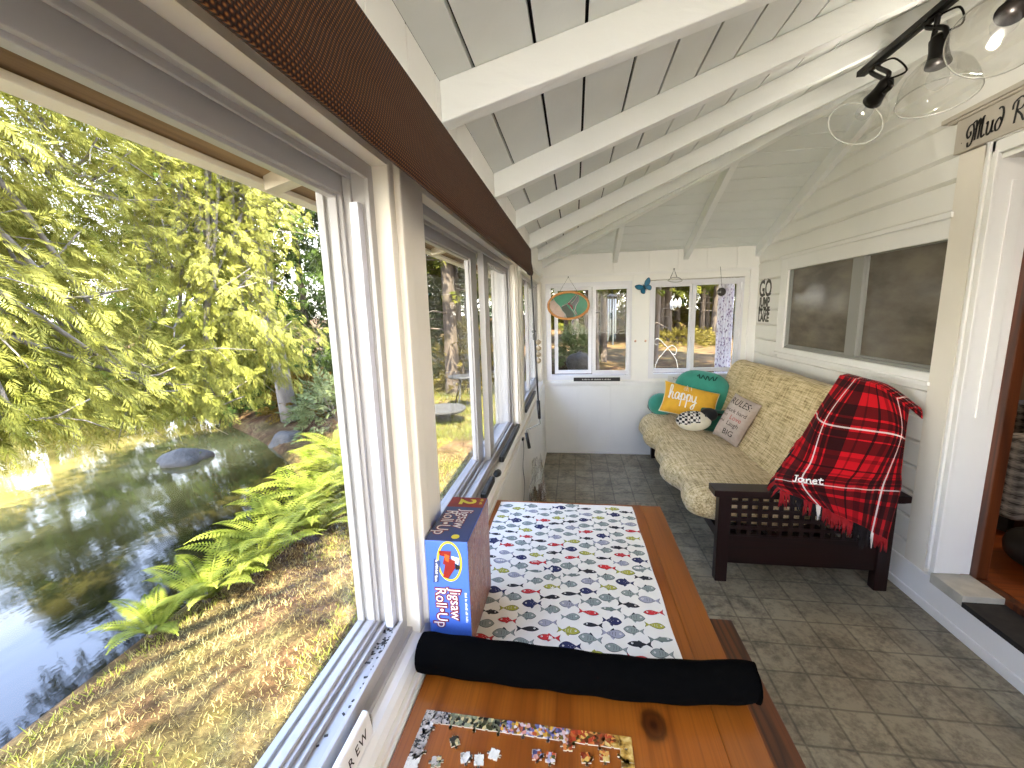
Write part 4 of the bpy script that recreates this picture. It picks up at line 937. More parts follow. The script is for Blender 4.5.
c2 = t.mix(t.math('MAXIMUM', t.math('MULTIPLY', uw, .85), t.math('MULTIPLY', vw, .75)), c2, hx('#d8cdc4')); t.base(c2); t.bump(tw, .5, .002); plaid = t.m
bk = thing('plaid_blanket', (1.3, 2.2, .33), 'red and black plaid blanket draped over the near end of the futon', 'blanket')
b = M(); NU, NV = 60, 70
G = [[bl(i/NU, j/NV) for j in range(NV+1)] for i in range(NU+1)]
b.grid(G, 0, uv=True)
o = b.build('woven_cloth', plaid, bk, fixn=False); md = o.modifiers.new('thick', 'SOLIDIFY'); md.thickness = .007; md.offset = 0
# part that falls behind the backrest
b = M(); G2 = []
for i in range(31):
    p = bl(i/30, 0); q = []
    for j in range(9): q.append((p[0]+.05*math.sin(j/8*PI/2)+.008, p[1]-.002, p[2]+.012*math.sin(j/8*PI)-.05*(j/8)**2*(.6+.4*i/30)))
    G2.append([tuple(p)]+q)
b.grid(G2, 0, uv=True); o = b.build('back_fold', plaid, bk, fixn=False); md = o.modifiers.new('thick', 'SOLIDIFY'); md.thickness = .007; md.offset = 0
redf = simple('fringe_red', '#8f0d14', .95); blkf = simple('fringe_black', '#120709', .95); whf = simple('fringe_white', '#cfc6bd', .95)
b = M(); R_ = np.random.RandomState(4)
for k in range(100):
    u = (k+.5)/100; p = Vector(bl(u, .995)); mi = 2 if abs(u-.295) < .012 or abs(u-.838) < .012 else (1 if (abs(u-.15) < .05 or abs(u-.29) < .03 or abs(u-.72) < .05 or abs(u-.8) < .04) else 0)
    L = .05+.035*R_.rand()+(.04 if .7 < u < .8 else 0); dx = R_.uniform(-.012, .012)
    b.tube([p, p+Vector((dx*.4, -.004, -L*.5)), p+Vector((dx, -.002+R_.uniform(-.006, .004), -L))], [.0042, .0038, .0018], 5, mi)
for k in range(46):                       # ravelled side edge on the seat side
    v = .42+.55*k/46; p = Vector(bl(0, v)); mi = 1 if (k // 5) % 2 else 0; L = .022+.02*R_.rand()
    b.tube([p, p+Vector((-L*.6, -.008, -L*.4)), p+Vector((-L, -.012, -L*.9))], [.004, .0035, .0015], 5, mi)
b.build('fringe', [redf, blkf, whf], bk)
b = M()                                    # embroidered name near the lower corner, following the cloth
w0 = script_w('Janet', 1.0); U0, V0, DU, DV = .215, .725, .24, .05
def emb(word):
    x = 0
    for ch in word:
        adv, st_ = STROKES[ch]
        for s_ in st_:
            P = []
            for q in catmull([(a+x, c_, 0) for a, c_ in s_], 4):
                g_ = bl(U0+DU*q.x/w0, V0-DV*(q.y-.5)); P.append((g_[0]-.001, g_[1]-.0065, g_[2]+.003))
            b.tube(P, .0032, 5)
        x += adv
emb('Janet'); b.build('embroidery', wh, bk)

# ================================================================== WALL AND WINDOW ORNAMENTS
def wire(parent, name, pts, r=.0012, mat=None): b = M(); b.tube(pts, r, 6); return b.build(name, mat or black, parent)
# oval stained glass with a hummingbird at a flower
og = thing('stained_glass_oval', (-.06, YB-.03, 1.37), 'oval stained glass panel of a hummingbird in an oak frame hanging on a chain', 'stained glass')
oc = (-.06, YB-.04, 1.518)
def oxy(u, w, d=0): return (oc[0]+u, oc[1]+d, oc[2]+w)
b = M(); b.grid([[oxy((.196+q*math.cos(p_))*math.cos(a), (.128+q*math.cos(p_))*math.sin(a), .009*math.sin(p_)) for p_ in np.linspace(0, 2*PI, 9)[:-1] for q in (.0125,)] for a in np.linspace(0, 2*PI, 61)], 0, cv=True)
b.build('oak_frame', wood('oak_frame_wood', hx('#c98a45'), hx('#ab6d30'), hx('#6b3d18'), 'X', .4, 4), og)
def sg(name, col): 
    t = NT(name); t.set(.15, 0, .5); f = t.noise(t.coord(), 22, 3, .6, .6); cc = hx(col); t.base(t.ramp(f, [(.3, tuple(v*.7 for v in cc)), (.7, cc)])); t.b.inputs['Transmission Weight'].default_value = .22; t.b.inputs['Roughness'].default_value = .35; return t.m
SGm = [sg('glass_emerald', '#1d8f62'), sg('glass_forest', '#1d3a12'), sg('glass_blush', '#c9ab97'), sg('glass_smoke', '#5a6062'), sg('glass_ruby', '#7a1a22'), sg('glass_sage', '#8b9a78')]
b = M(); N = 48; el = [(.188*math.cos(2*PI*k/N), .120*math.sin(2*PI*k/N)) for k in range(N)]
def gp_(pts, m, d): b.prism(pts, lambda u, w, h: oxy(u, w, d+h-.002), .003, m)
gp_(el, 0, 0)
gp_([(-.178, .035), (-.14, .065), (-.12, .03), (-.085, -.005), (-.06, -.05), (-.03, -.085), (-.04, -.116), (-.10, -.102), (-.15, -.07), (-.182, -.02)], 2, -.0035)
gp_([(-.065, -.008), (-.02, .012), (.0, -.02), (.03, -.05), (.055, -.085), (.05, -.115), (-.02, -.118), (-.035, -.09), (-.06, -.055)], 1, -.0035)
gp_([(-.03, -.088), (-.045, -.07), (-.02, -.118), (-.045, -.116)], 5, -.006)
gp_([(.005, .02), (.03, .05), (.055, .08), (.075, .10), (.06, .075), (.03, .03)], 3, -.0065); gp_([(.03, .02), (.055, .045), (.085, .095), (.10, .08), (.10, .04), (.075, .0), (.045, -.005)], 3, -.0075)
gp_([(-.01, .025), (.01, .032), (.025, .015), (.012, .0), (-.006, .008)], 4, -.009); gp_([(.012, .0), (.03, .012), (.045, -.01), (.05, -.035), (.03, -.04), (.018, -.02)], 4, -.009)
gp_([(.055, -.01), (.07, -.005), (.075, -.05), (.085, -.09), (.07, -.085), (.06, -.05)], 3, -.0085)
b.build('glass_piece', SGm, og)
b = M()
for L in ([(-.065, -.008), (-.005, .02)], [(-.178, .035), (-.14, .06), (-.12, .03), (-.085, -.005), (-.06, -.05), (-.03, -.085), (-.02, -.118)], [(.0, .025), (.03, .055), (.075, .103)], [(.03, .02), (.06, .05), (.09, .10)], [(.10, .085), (.10, .04), (.075, .0), (.06, -.05), (.085, -.09)], [(.015, -.01), (.05, -.06), (.075, -.1)], [(-.14, .06), (-.145, .075)]):
    b.tube([oxy(u, w, -.012) for u, w in L], .0035, 6)
b.build('lead_came', simple('lead', '#b9b6ae', .4, .5), og)
wire(og, 'chain', [oxy(-.095, .118, 0), oxy(-.0, .272, .02), oxy(.097, .116, 0)], .0017, simple('chain_grey', '#5c5850', .5, .6))
b = M(); b.tube([oxy(0, .272, .04), oxy(0, .274, .01)], [.006, .004], 8); b.build('hook', black, og)
# butterfly
bt = thing('butterfly_ornament', (.655, YB-.01, 1.62), 'small blue metal butterfly on the panel between the end windows', 'wall ornament')
bl_ = simple('butterfly_blue', '#12698c', .4, .1, var=.25, vscale=40); bd_ = simple('butterfly_dark', '#12384a', .5)
mbf = frame((.662, YB-.014, 1.668), (.70, 0, .42), (-.42, 0, .70))
def wing(pts, dz):
    b = M(); q = catmull([(a, c_, 0) for a, c_ in pts]+[(pts[0][0], pts[0][1], 0)], 4)[:-1]
    b.prism([(p.x, p.y) for p in q], lambda u, w, h: mbf @ Vector((u, w, dz+abs(u)*.25+h)), .002); o_ = b.build('wing', bl_, bt)
    b2 = M(); b2.tube([mbf @ Vector((p.x, p.y, dz+abs(p.x)*.25+.0015)) for p in q]+[mbf @ Vector((q[0].x, q[0].y, dz+.0015))], .003, 5); b2.build('wing_rim', bd_, o_)
for s_ in (-1, 1):
    wing([(0, .005), (s_*.03, .045), (s_*.072, .058), (s_*.07, .025), (s_*.04, .0)], .002); wing([(0, 0), (s_*.04, -.002), (s_*.052, -.03), (s_*.03, -.05), (s_*.01, -.025)], .001)
b = M(); b.tube([mbf @ Vector(q) for q in ((0, -.035, .004), (0, 0, .006), (0, .03, .005))], [.002, .005, .003], 8); b.build('body', bd_, bt)
# hanging hooks above window 5
hk = thing('bird_hook_rail', (.935, YB-.03, 1.70), 'little wire hanger with metal birds at the top of the end window', 'wall ornament')
iron = simple('pewter', '#4b4a46', .45, .6); b = M(); b.tube([(.895, YB-.02, 1.745), (.925, YB-.02, 1.822), (.955, YB-.02, 1.745)], .003, 6); b.lathe([(0, -.009), (.009, 0), (0, .009)], 12, Matrix.Translation((.925, YB-.02, 1.825))); b.build('hanger', iron, hk)
b = M(); b.tube(catmull([(.87, YB-.022, 1.72), (.90, YB-.03, 1.742), (.935, YB-.03, 1.748), (.97, YB-.03, 1.742), (1.0, YB-.022, 1.715), (.96, YB-.022, 1.705), (.91, YB-.022, 1.708), (.87, YB-.022, 1.72)], 4), .0045, 6); b.build('wire_oval', simple('pale_glass_metal', '#a9a8a0', .3, .5), hk)
sc_ = thing('glass_suncatcher', (1.35, YB-.03, 1.55), 'round grey glass suncatcher hanging on a thread before the end window', 'suncatcher')
b = M(); b.lathe([(0, -.005), (.036, -.004), (.038, 0), (.036, .004), (0, .005)], 28, Matrix.Translation((1.352, YB-.03, 1.60)) @ Matrix.Rotation(PI/2, 4, 'X')); b.build('disc', simple('smoky_glass', '#4d4a46', .2, .2, var=.3, vscale=30), sc_)
b = M(); b.tube([(1.352+.036*math.cos(a), YB-.03, 1.60+.036*math.sin(a)) for a in np.linspace(0, 2*PI, 32)], .003, 6); b.build('rim', iron, sc_)
wire(sc_, 'thread', [(1.352, YB-.03, 1.65), (1.335, YB-.015, 1.83)], .0015, iron)
# small knobs on the panel
for x, lab in ((.585, 'small wooden peg on the middle panel nearer the oval glass'), (.682, 'small wooden peg on the middle panel nearer the futon window')):
    kn_ = thing('wall_peg', (x, YB, 1.157), lab, 'peg'); b = M(); b.lathe([(0, 0), (.012, .0), (.012, .004), (.006, .006)], 14, Matrix.Translation((x, YB-.005, 1.157)) @ Matrix.Rotation(PI/2, 4, 'X')); b.build('rosette', white2, kn_)
    b = M(); b.lathe([(.005, .005), (.006, .012), (.012, .017), (.010, .023), (0, .025)], 14, Matrix.Translation((x, YB-.005, 1.157)) @ Matrix.Rotation(PI/2, 4, 'X')); b.build('knob', simple('peg_pinkish', '#c8a795', .5), kn_)
# black plaque and white plaque on the sill rail
pq = thing('black_plaque', (.217, YB-.03, .762), 'long black plaque with tiny white wording on the end window sill', 'sign')
b = M(); b.box(-.012, .445, YB-.033, YB-.018, .7625, .80); b.build('board', blk, pq, bevel=.0015)
b = M(); fine_print(b, [2, 4, 2, 3, 9, 2, 3, 4], .0145, Matrix(((1, 0, 0, .217), (0, 0, -1, YB-.0338), (0, 1, 0, .775), (0, 0, 0, 1)))); b.build('lettering', simple('plaque_white', '#bfbbb2', .6), pq, fixn=False)
pw = thing('white_plaque', (.985, YB-.03, .762), 'small white plaque on the sill rail beside the teal pillow', 'sign')
b = M(); b.box(.90, 1.09, YB-.033, YB-.018, .7625, .815); b.build('board', simple('plaque_pale', '#d4d2cc', .6), pw, bevel=.002)
b = M(); text_mesh(b, 'THE F', .034, Matrix(((1, 0, 0, .985), (0, 0, -1, YB-.0335), (0, 1, 0, .777), (0, 0, 0, 1))), 0, .0002); b.build('lettering', simple('plaque_ink', '#6a675f', .6), pw, fixn=False)
# cut-out metal motto on the house wall
gj = thing('metal_motto_sign', (XR-.02, 4.09, 1.33), 'dark metal cut-out motto with stacked words hanging beside the far corner', 'sign')
mg = Matrix(((0, 0, -1, XR-.018), (-1, 0, 0, 4.095), (0, 1, 0, 0), (0, 0, 0, 1)))
b = M()
for body, y, sz_, sq in (('GO', 1.545, .20, .80), ('JUMP', 1.455, .115, .78), ('IN THE', 1.392, .085, .82), ('LAKE', 1.325, .095, .98)):
    text_mesh(b, body, sz_, mg @ Matrix.Translation((0, y, 0)), 0, .003, squash=sq, bold=.0045)
b.build('letters', simple('gunmetal', '#4a473d', .5, .5, var=.2), gj, fixn=False)
b = M(); b.tube([(XR-.018, 4.135, 1.68), (XR-.014, 4.10, 1.735), (XR-.018, 4.05, 1.68)], .002, 6); b.lathe([(0, -.007), (.007, 0), (0, .007)], 10, Matrix.Translation((XR-.012, 4.10, 1.738))); b.tube([(XR-.012, 4.10, 1.74), (XR-.012, 4.10, 1.765)], .002, 6); b.build('hanger', iron, gj)
# ornaments hanging in the narrow side window
oz = thing('crystal_ornament', (-.33, 3.45, 1.25), 'faceted grey crystal ornament hanging in the narrow side window', 'suncatcher')
b = M()
for k in range(6): b.obox((-.325, 3.40+.05*math.cos(k*PI/3), 1.31+.05*math.sin(k*PI/3)), (.012, .045, .02), Matrix.Rotation(-k*PI/3, 3, 'X'))
b.lathe([(0, -.02), (.02, 0), (0, .02)], 10, Matrix.Translation((-.325, 3.40, 1.31))); b.build('petal', simple('crystal_grey', '#7d7c78', .15, .3), oz); wire(oz, 'thread', [(-.325, 3.40, 1.33), (-.33, 3.40, 1.70)])
oz2 = thing('shell_ornament', (-.33, 3.75, 1.0), 'string of tan shells hanging near the far corner of the side wall', 'hanging ornament')
b = M()
for k in range(4): b.lathe([(0, -.028), (.022, -.01), (.026, .008), (0, .028)], 10, Matrix.Translation((-.318, 3.72+.01*(k % 2), 1.20-.055*k)))
b.build('shell', simple('shell_tan', '#a89577', .5, var=.2, vscale=30), oz2); wire(oz2, 'thread', [(-.318, 3.72, 1.2), (-.325, 3.72, 1.70)])

# ================================================================== DOOR-HEAD SIGN
ms = thing('mud_room_sign', (XR-.03, 1.95, 2.09), 'pale wooden board with black script lettering above the doorway', 'sign')
b = M(); b.box(XR-.036, XR-.012, 1.45, 2.262, 2.09, 2.228); b.build('board', simple('sign_taupe', '#b3ab9e', .6, var=.06, vscale=9), ms, bevel=.002)
b = M(); b.box(XR-.055, XR-.010, 1.43, 2.325, 2.235, 2.255); b.box(XR-.046, XR-.010, 1.44, 2.30, 2.225, 2.236); b.build('cap_moulding', simple('sign_taupe', '#b3ab9e', .6), ms, bevel=.004)
mm = Matrix(((0, 0, -1, XR-.0365), (-1, 0, 0, 2.19), (0, 1, 0, 2.117), (0, 0, 0, 1)))
b = M(); x = script(b, 'Mud', .058, mm, pen=.14); script(b, 'Room', .058, mm @ Matrix.Translation((x+.03, 0, 0)), pen=.13); b.build('lettering', black, ms, fixn=False)
b = M(); b.lathe([(0, 0), (.0025, 0)], 8, mm @ Matrix.Translation((-.035, .01, .001))); b.build('nail', black, ms)

# ================================================================== TRACK LIGHT
tl_ = thing('track_light', (1.25, 1.8, 2.42), 'black ceiling track with three clear glass bell lamps below the rafters', 'track light')
bron = simple('dark_bronze', '#16120f', .4, .6)
xr0 = 1.225
b = M(); b.box(xr0, xr0+.034, 1.0, 2.245, 2.436, 2.458); b.build('rail', bron, tl_, bevel=.001)
b = M(); b.box(xr0+.012, xr0+.022, 1.01, 2.235, 2.434, 2.4365); b.build('rail_slot', simple('slot_black', '#030303', .6), tl_)
b = M(); b.box(xr0-.012, xr0+.046, 1.66, 1.80, 2.458, 2.485); b.build('canopy', bron, tl_, bevel=.003)
gls = NT('lamp_glass'); gls.n.remove(gls.b); tr = gls.new('ShaderNodeBsdfTransparent'); tr.inputs[0].default_value = (.985, .985, .98, 1); gl = gls.new('ShaderNodeBsdfGlossy'); gl.inputs['Roughness'].default_value = .03
lw = gls.new('ShaderNodeLayerWeight'); lw.inputs['Blend'].default_value = .22; mx = gls.new('ShaderNodeMixShader'); gls.link(gls.math('MULTIPLY', lw.outputs['Facing'], .45), mx.inputs[0]); gls.link(tr.outputs[0], mx.inputs[1]); gls.link(gl.outputs[0], mx.inputs[2]); gls.link(mx.outputs[0], gls.out.inputs[0])
bg_ = NT('clear_bulb'); bg_.n.remove(bg_.b); tr = bg_.new('ShaderNodeBsdfTransparent'); gl = bg_.new('ShaderNodeBsdfGlossy'); gl.inputs['Roughness'].default_value = .06; gl.inputs['Roughness'].default_value = .02; df = bg_.new('ShaderNodeBsdfDiffuse'); df.inputs[0].default_value = (.02, .02, .02, 1)
ma = bg_.new('ShaderNodeMixShader'); ma.inputs[0].default_value = .9; mb_ = bg_.new('ShaderNodeMixShader'); mb_.inputs[0].default_value = .13; bg_.link(gl.outputs[0], ma.inputs[1]); bg_.link(df.outputs[0], ma.inputs[2]); bg_.link(tr.outputs[0], mb_.inputs[1]); bg_.link(ma.outputs[0], mb_.inputs[2]); bg_.link(mb_.outputs[0], bg_.out.inputs[0]); bulbm = bg_.m
def head(y, ax, neck, roll=0):
    """stem loop on the rail, socket, clear bell shade opening along ax, bulb inside"""
    ax = Vector(ax).normalized(); nk = Vector(neck); top = nk-ax*.085; h = None
    b = M(); b.tube([top-ax*.005, top+ax*.01, top+ax*.045, nk-ax*.01, nk+ax*.012], [.017, .027, .026, .030, .036], 16); h = b.build('lamp_head', bron, tl_)
    p0 = Vector((xr0+.017, y+.02, 2.436)); p1 = Vector((xr0+.017, y-.02, 2.436)); sd = ax.cross(Vector((1, 0, 0))).normalized()
    b = M()
    for p, s_ in ((p0, 1), (p1, -1)): b.tube(catmull([p, p+Vector((0, 0, -.02)), top+sd*.024*s_-ax*.01, top+sd*.024*s_+ax*.03], 5), .0085, 8)
    b.tube([p0+Vector((0, .012, -.004)), p1+Vector((0, -.012, -.004))], .011, 10); b.build('yoke', bron, h)
    b = M(); b.tube(catmull([p1+Vector((0, -.01, -.01)), p1+Vector((.02, -.06, -.02)), top+Vector((.03, -.05, .01)), top-ax*.01], 6), .0035, 6); b.build('cable', bron, h)
    fm = frame(nk, ax.orthogonal(), ax.cross(ax.orthogonal())); b = M()
    b.lathe([(.034, -.004), (.05, .006), (.070, .022), (.088, .046), (.100, .076), (.107, .108), (.109, .132), (.107, .132), (.105, .108), (.098, .077), (.086, .048), (.068, .025), (.046, .010)], 40, fm); b.build('glass_shade', gls.m, h)
    b = M(); b.tube([fm @ Vector((.109*math.cos(a), .109*math.sin(a), .128)) for a in np.linspace(0, 2*PI, 41)], .0016, 6); b.build('shade_rim', simple('rim_grey', '#a8a79f', .15), h)
    b = M(); b.lathe([(.012, .0), (.013, .012), (.020, .030), (.029, .052), (.031, .066), (.026, .084), (.014, .095), (0, .098)], 20, fm); b.build('bulb', bulbm, h)
    return fm @ Vector((0, 0, .062))
LP = [head(2.15, (.02, .93, -.36), (1.242, 2.136, 2.300)), head(1.86, (-.06, -.20, -.975), (1.242, 1.814, 2.275)), head(1.62, (-.55, -.42, -.72), (1.242, 1.561, 2.275))]

# ================================================================== BEHIND THE DOORWAY
ch = thing('armchair', (2.75, 3.0, .2), 'grey plaid armchair inside the house beyond the doorway', 'armchair')
t = NT('grey_plaid'); t.set(.9); sp = t.sep(t.coord()); a_ = t.math('SINE', t.math('MULTIPLY', sp[2], 130)); b_ = t.math('SINE', t.math('MULTIPLY', t.math('ADD', sp[0], sp[1]), 110)); n_ = t.noise(t.coord((1, 1, 6)), 30, 3)
t.base(t.ramp(t.math('ADD', t.math('MULTIPLY', t.math('ADD', a_, b_), .14), n_), [(.25, hx('#2d2a27')), (.5, hx('#77716b')), (.75, hx('#a29a90'))])); gpl = t.m
b = M(); b.box(2.35, 3.15, 2.62, 3.35, .30, .52); b.build('seat', gpl, ch, bevel=.05, seg=4)
b = M(); b.prism([(3.1, .45), (3.35, .45), (3.42, 1.15), (3.3, 1.22), (3.2, 1.18)], lambda u, w, h: (u, 2.62+h, w), .75); b.build('backrest', gpl, ch, bevel=.05, seg=4)
for y in (2.45, 3.33):
    b = M(); b.box(2.3, 3.3, y, y+.17, .28, .74); b.build('arm', gpl, ch, bevel=.05, seg=4)
for x in (2.36, 3.2):
    for y in (2.5, 3.42): b = M(); b.box(x, x+.05, y, y+.05, .2, .3); b.build('leg', blk, ch, bevel=.003)
b = M(); b.grid([[(2.295-.012*math.sin(k*.8), 2.46+1.02*k/40, z) for z in (.22, .30)] for k in range(41)], 0); b.build('skirt', simple('dark_skirt', '#171412', .9), ch)
fo = thing('round_stool', (2.22, 2.13, .2), 'low round black footstool on the house floor', 'stool')
b = M(); b.lathe([(0, .232), (.19, .232), (.205, .25), (.21, .29), (.195, .33), (.12, .345), (0, .35)], 36, Matrix.Translation((2.25, 2.12, 0))); b.build('cushion', simple('black_leather', '#0b0a0a', .5), fo)
for k in range(3):
    a = k*2*PI/3; b = M(); b.tube([(2.25+.14*math.cos(a), 2.12+.14*math.sin(a), .2), (2.25+.14*math.cos(a), 2.12+.14*math.sin(a), .24)], .018, 10); b.build('leg', blk, fo)
# ================================================================== OUTSIDE
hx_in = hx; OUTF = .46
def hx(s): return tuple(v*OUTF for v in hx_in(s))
def bankx(y): return -2.85-(.45*max(0, y-3.6)**1.6 if y > 3.6 else -.02*math.sin(y*2.1))-(.06*(1.2-y) if y < 1.2 else 0)
def gh(x, y):
    n = .05*math.sin(x*1.7+y*.9)+.03*math.sin(x*3.1-y*2.3)
    base = -.45+.018*max(0, y-9)+.17*max(0, y-33)+.02*max(0, abs(x)-8)
    d = x-bankx(y)                       # > 0 on the lawn side
    if y > 14: d = max(d, (y-14)*1.2)
    far = max(-17.5-x, 0)
    if d > 0: z = base-.17*max(0, 1-d/1.6)+n*min(1, d)
    else: z = -.62+max(-1, d)*.7
    if far > 0: z = min(-.5+.25*far, 2.0)+n
    return z
gx = np.concatenate([np.linspace(-26, -7, 22)[:-1], np.linspace(-7, -.48, 60)[:-1], np.linspace(-.48, 14, 32)]); gy = np.concatenate([np.linspace(-10, -2, 12)[:-1], np.linspace(-2, 9, 76)[:-1], np.linspace(9, 40, 36)])
G = [[(x, y, gh(x, y) if not (x > -.6 and y < 4.5) else -.46) for y in gy] for x in gx]
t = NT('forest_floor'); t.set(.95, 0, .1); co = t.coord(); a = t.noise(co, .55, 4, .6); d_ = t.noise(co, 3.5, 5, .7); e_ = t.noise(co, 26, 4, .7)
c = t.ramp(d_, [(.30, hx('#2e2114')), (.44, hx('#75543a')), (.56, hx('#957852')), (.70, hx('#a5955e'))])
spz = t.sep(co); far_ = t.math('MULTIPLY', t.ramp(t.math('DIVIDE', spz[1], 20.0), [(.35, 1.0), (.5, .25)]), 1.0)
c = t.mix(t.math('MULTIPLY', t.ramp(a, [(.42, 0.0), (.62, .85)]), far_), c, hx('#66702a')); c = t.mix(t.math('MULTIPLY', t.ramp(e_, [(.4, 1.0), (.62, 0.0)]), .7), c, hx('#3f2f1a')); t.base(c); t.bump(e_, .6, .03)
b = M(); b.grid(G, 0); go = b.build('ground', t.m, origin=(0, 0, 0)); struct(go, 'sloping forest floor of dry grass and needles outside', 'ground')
t = NT('pond_water'); t.set(.04, 0, .6); t.b.inputs['IOR'].default_value = 1.38; co = t.coord((1, .35, 1)); w1 = t.noise(co, 7, 4, .6, .4); w2 = t.noise(co, 1.6, 2); t.bump(t.math('ADD', t.math('MULTIPLY', w1, .4), w2), .045, .08)
f = t.noise(t.coord(), .8, 4); wx = t.sep(t.coord())[0]
shal = t.ramp(t.math('ADD', t.math('DIVIDE', t.math('ADD', wx, 8.0), 6.0), t.math('MULTIPLY', t.math('SUBTRACT', f, .5), .35)), [(.42, 1.0), (.68, 0.0)])
t.base(t.mix(shal, hx('#0f1008'), t.ramp(f, [(.4, hx('#57502a')), (.65, hx('#9c8d52'))])))
b = M(); b.grid([[(x, y, -.72) for y in np.linspace(-12, 16, 28)] for x in np.linspace(-24, -2.2, 24)], 0); po = b.build('pond_water', t.m, origin=(0, 0, 0)); struct(po, 'still pond reflecting blue sky below the bank', 'pond')

# leaf sprays: one template, thousands of transformed copies baked into ONE foliage mesh per tree
def frond(npairs=8, w=.07, L0=.5, seed=0, curl=.15):
    R_ = np.random.RandomState(seed); q = []
    for k in range(npairs):
        tt = (k+.6)/(npairs+.3)
        for s_ in (-1, 1):
            L = L0*(1-.75*tt)+.05; ang = .75+.15*R_.randn(); d = np.array([s_*math.sin(ang), math.cos(ang), -.18-curl*R_.rand()]); n_ = np.array([math.cos(ang)*s_, -math.sin(ang), 0])*1.0
            o_ = np.array([0, tt, -.25*tt*tt]); m_ = o_+d*L*.45
            q.append([o_, m_+n_*w*.5, o_+d*L, m_-n_*w*.5])
    o_ = np.array([0, .9, -.2]); q.append([o_, o_+np.array([w*.5, .1, -.03]), o_+np.array([0, .25, -.1]), o_+np.array([-w*.5, .1, -.03])])
    return np.array(q)
def scatter(tmpl, pos, dirs, size, up=None, R_=None):
    """place template copies: y axis along dirs; returns V,F"""
    N = len(pos); d = dirs/np.linalg.norm(dirs, axis=1, keepdims=True)
    u = np.tile(np.array([0, 0, 1.0]), (N, 1))+R_.randn(N, 3)*.45 if up is None else up
    x = np.cross(d, u); x /= np.linalg.norm(x, axis=1, keepdims=True)+1e-9; z = np.cross(x, d)
    B = np.stack([x, d, z], 2)           # columns
    T = tmpl.reshape(-1, 3)
    V = np.einsum('nij,kj->nki', B, T)*size[:, None, None]+pos[:, None, :]
    k = len(T); F = np.arange(N*k).reshape(-1, tmpl.shape[1]); return V.reshape(-1, 3), F
def evergreen(name, label, group, x, y, z0, H, R, zmin, nspray, size, lm, bm_, seed, shape=1.0, branches=50, tmpl=None, facing=None, trunk_r=.12, hollow=.35, lean=0.0):
    R_ = np.random.RandomState(seed); tmpl = frond(seed=seed) if tmpl is None else tmpl
    r = thing(name, (x, y, z0), label, 'tree', group)
    h = zmin+(z0+H-zmin)*R_.rand(nspray)**1.15; rel = (h-zmin)/(z0+H-zmin)
    rad = R*np.power(np.clip(1-rel, .02, 1), .55*shape)*(.75+.25*np.sin(h*5+seed))
    a = R_.rand(nspray)*2*PI
    if facing is not None:
        a = facing+R_.randn(nspray)*1.05
    rr = rad*(hollow+(1-hollow)*np.sqrt(R_.rand(nspray))); rr *= 1+.22*np.sin(a*7+h*2.3)
    pos = np.stack([x+lean*rel+rr*np.cos(a), y+rr*np.sin(a), h-.25*rr*.6], 1)
    dirs = np.stack([np.cos(a), np.sin(a), -.35+.25*R_.randn(nspray)], 1)+R_.randn(nspray, 3)*.35
    V, F = scatter(tmpl, pos, dirs, size*(.65+.7*R_.rand(nspray)), R_=R_)
    raw('foliage', V, F, lm, r)
    b = M(); b.tube(catmull([(x, y, z0-.1), (x+.05, y, z0+H*.3), (x-.04+lean*.5, y+.05, z0+H*.6), (x+lean, y, z0+H)], 5), [trunk_r*(1-.8*i/15) for i in range(16)], 10); b.build('trunk', bm_, r)
    if branches:
        b = M()
        for k in range(branches):
            hh = zmin+(z0+H-zmin)*R_.rand()**1.1; re = (hh-zmin)/(z0+H-zmin); aa = R_.rand()*2*PI if facing is None else facing+R_.randn()*.9; L = R*max(.05, 1-re)**.55*(.7+.35*R_.rand())
            P = [(x+lean*re, y, hh)]+[(x+lean*re+L*q*math.cos(aa+.12*R_.randn()), y+L*q*math.sin(aa+.12*R_.randn()), hh-.15*L*q*q+.05*R_.randn()) for q in (.35, .7, 1.0)]
            b.tube(P, [.022, .016, .010, .004], 5)
            for _ in range(2):
                q0 = Vector(P[2]); q1 = q0+Vector((R_.randn()*.25, R_.randn()*.25, -.1+R_.randn()*.12)); b.tube([q0, (q0+q1)/2+Vector((0, 0, .03)), q1], [.008, .006, .003], 4)
        b.build('branch', bm_, r)
    return r
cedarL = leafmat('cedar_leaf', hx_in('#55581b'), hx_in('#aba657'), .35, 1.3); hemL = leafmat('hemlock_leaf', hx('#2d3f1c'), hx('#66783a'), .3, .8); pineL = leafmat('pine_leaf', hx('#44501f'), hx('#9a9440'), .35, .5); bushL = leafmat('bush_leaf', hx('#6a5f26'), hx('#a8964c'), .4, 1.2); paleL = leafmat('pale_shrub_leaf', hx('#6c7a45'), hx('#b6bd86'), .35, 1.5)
greyb = simple('grey_bark', '#9a8f84', .9, var=.3, vscale=12, bump=.6, bscale=30, bdist=.01, stretch=(1, 1, .25)); brb = simple('brown_bark', '#6a5a4a', .9, var=.35, vscale=10, bump=.8, bscale=20, bdist=.02, stretch=(1, 1, .2))
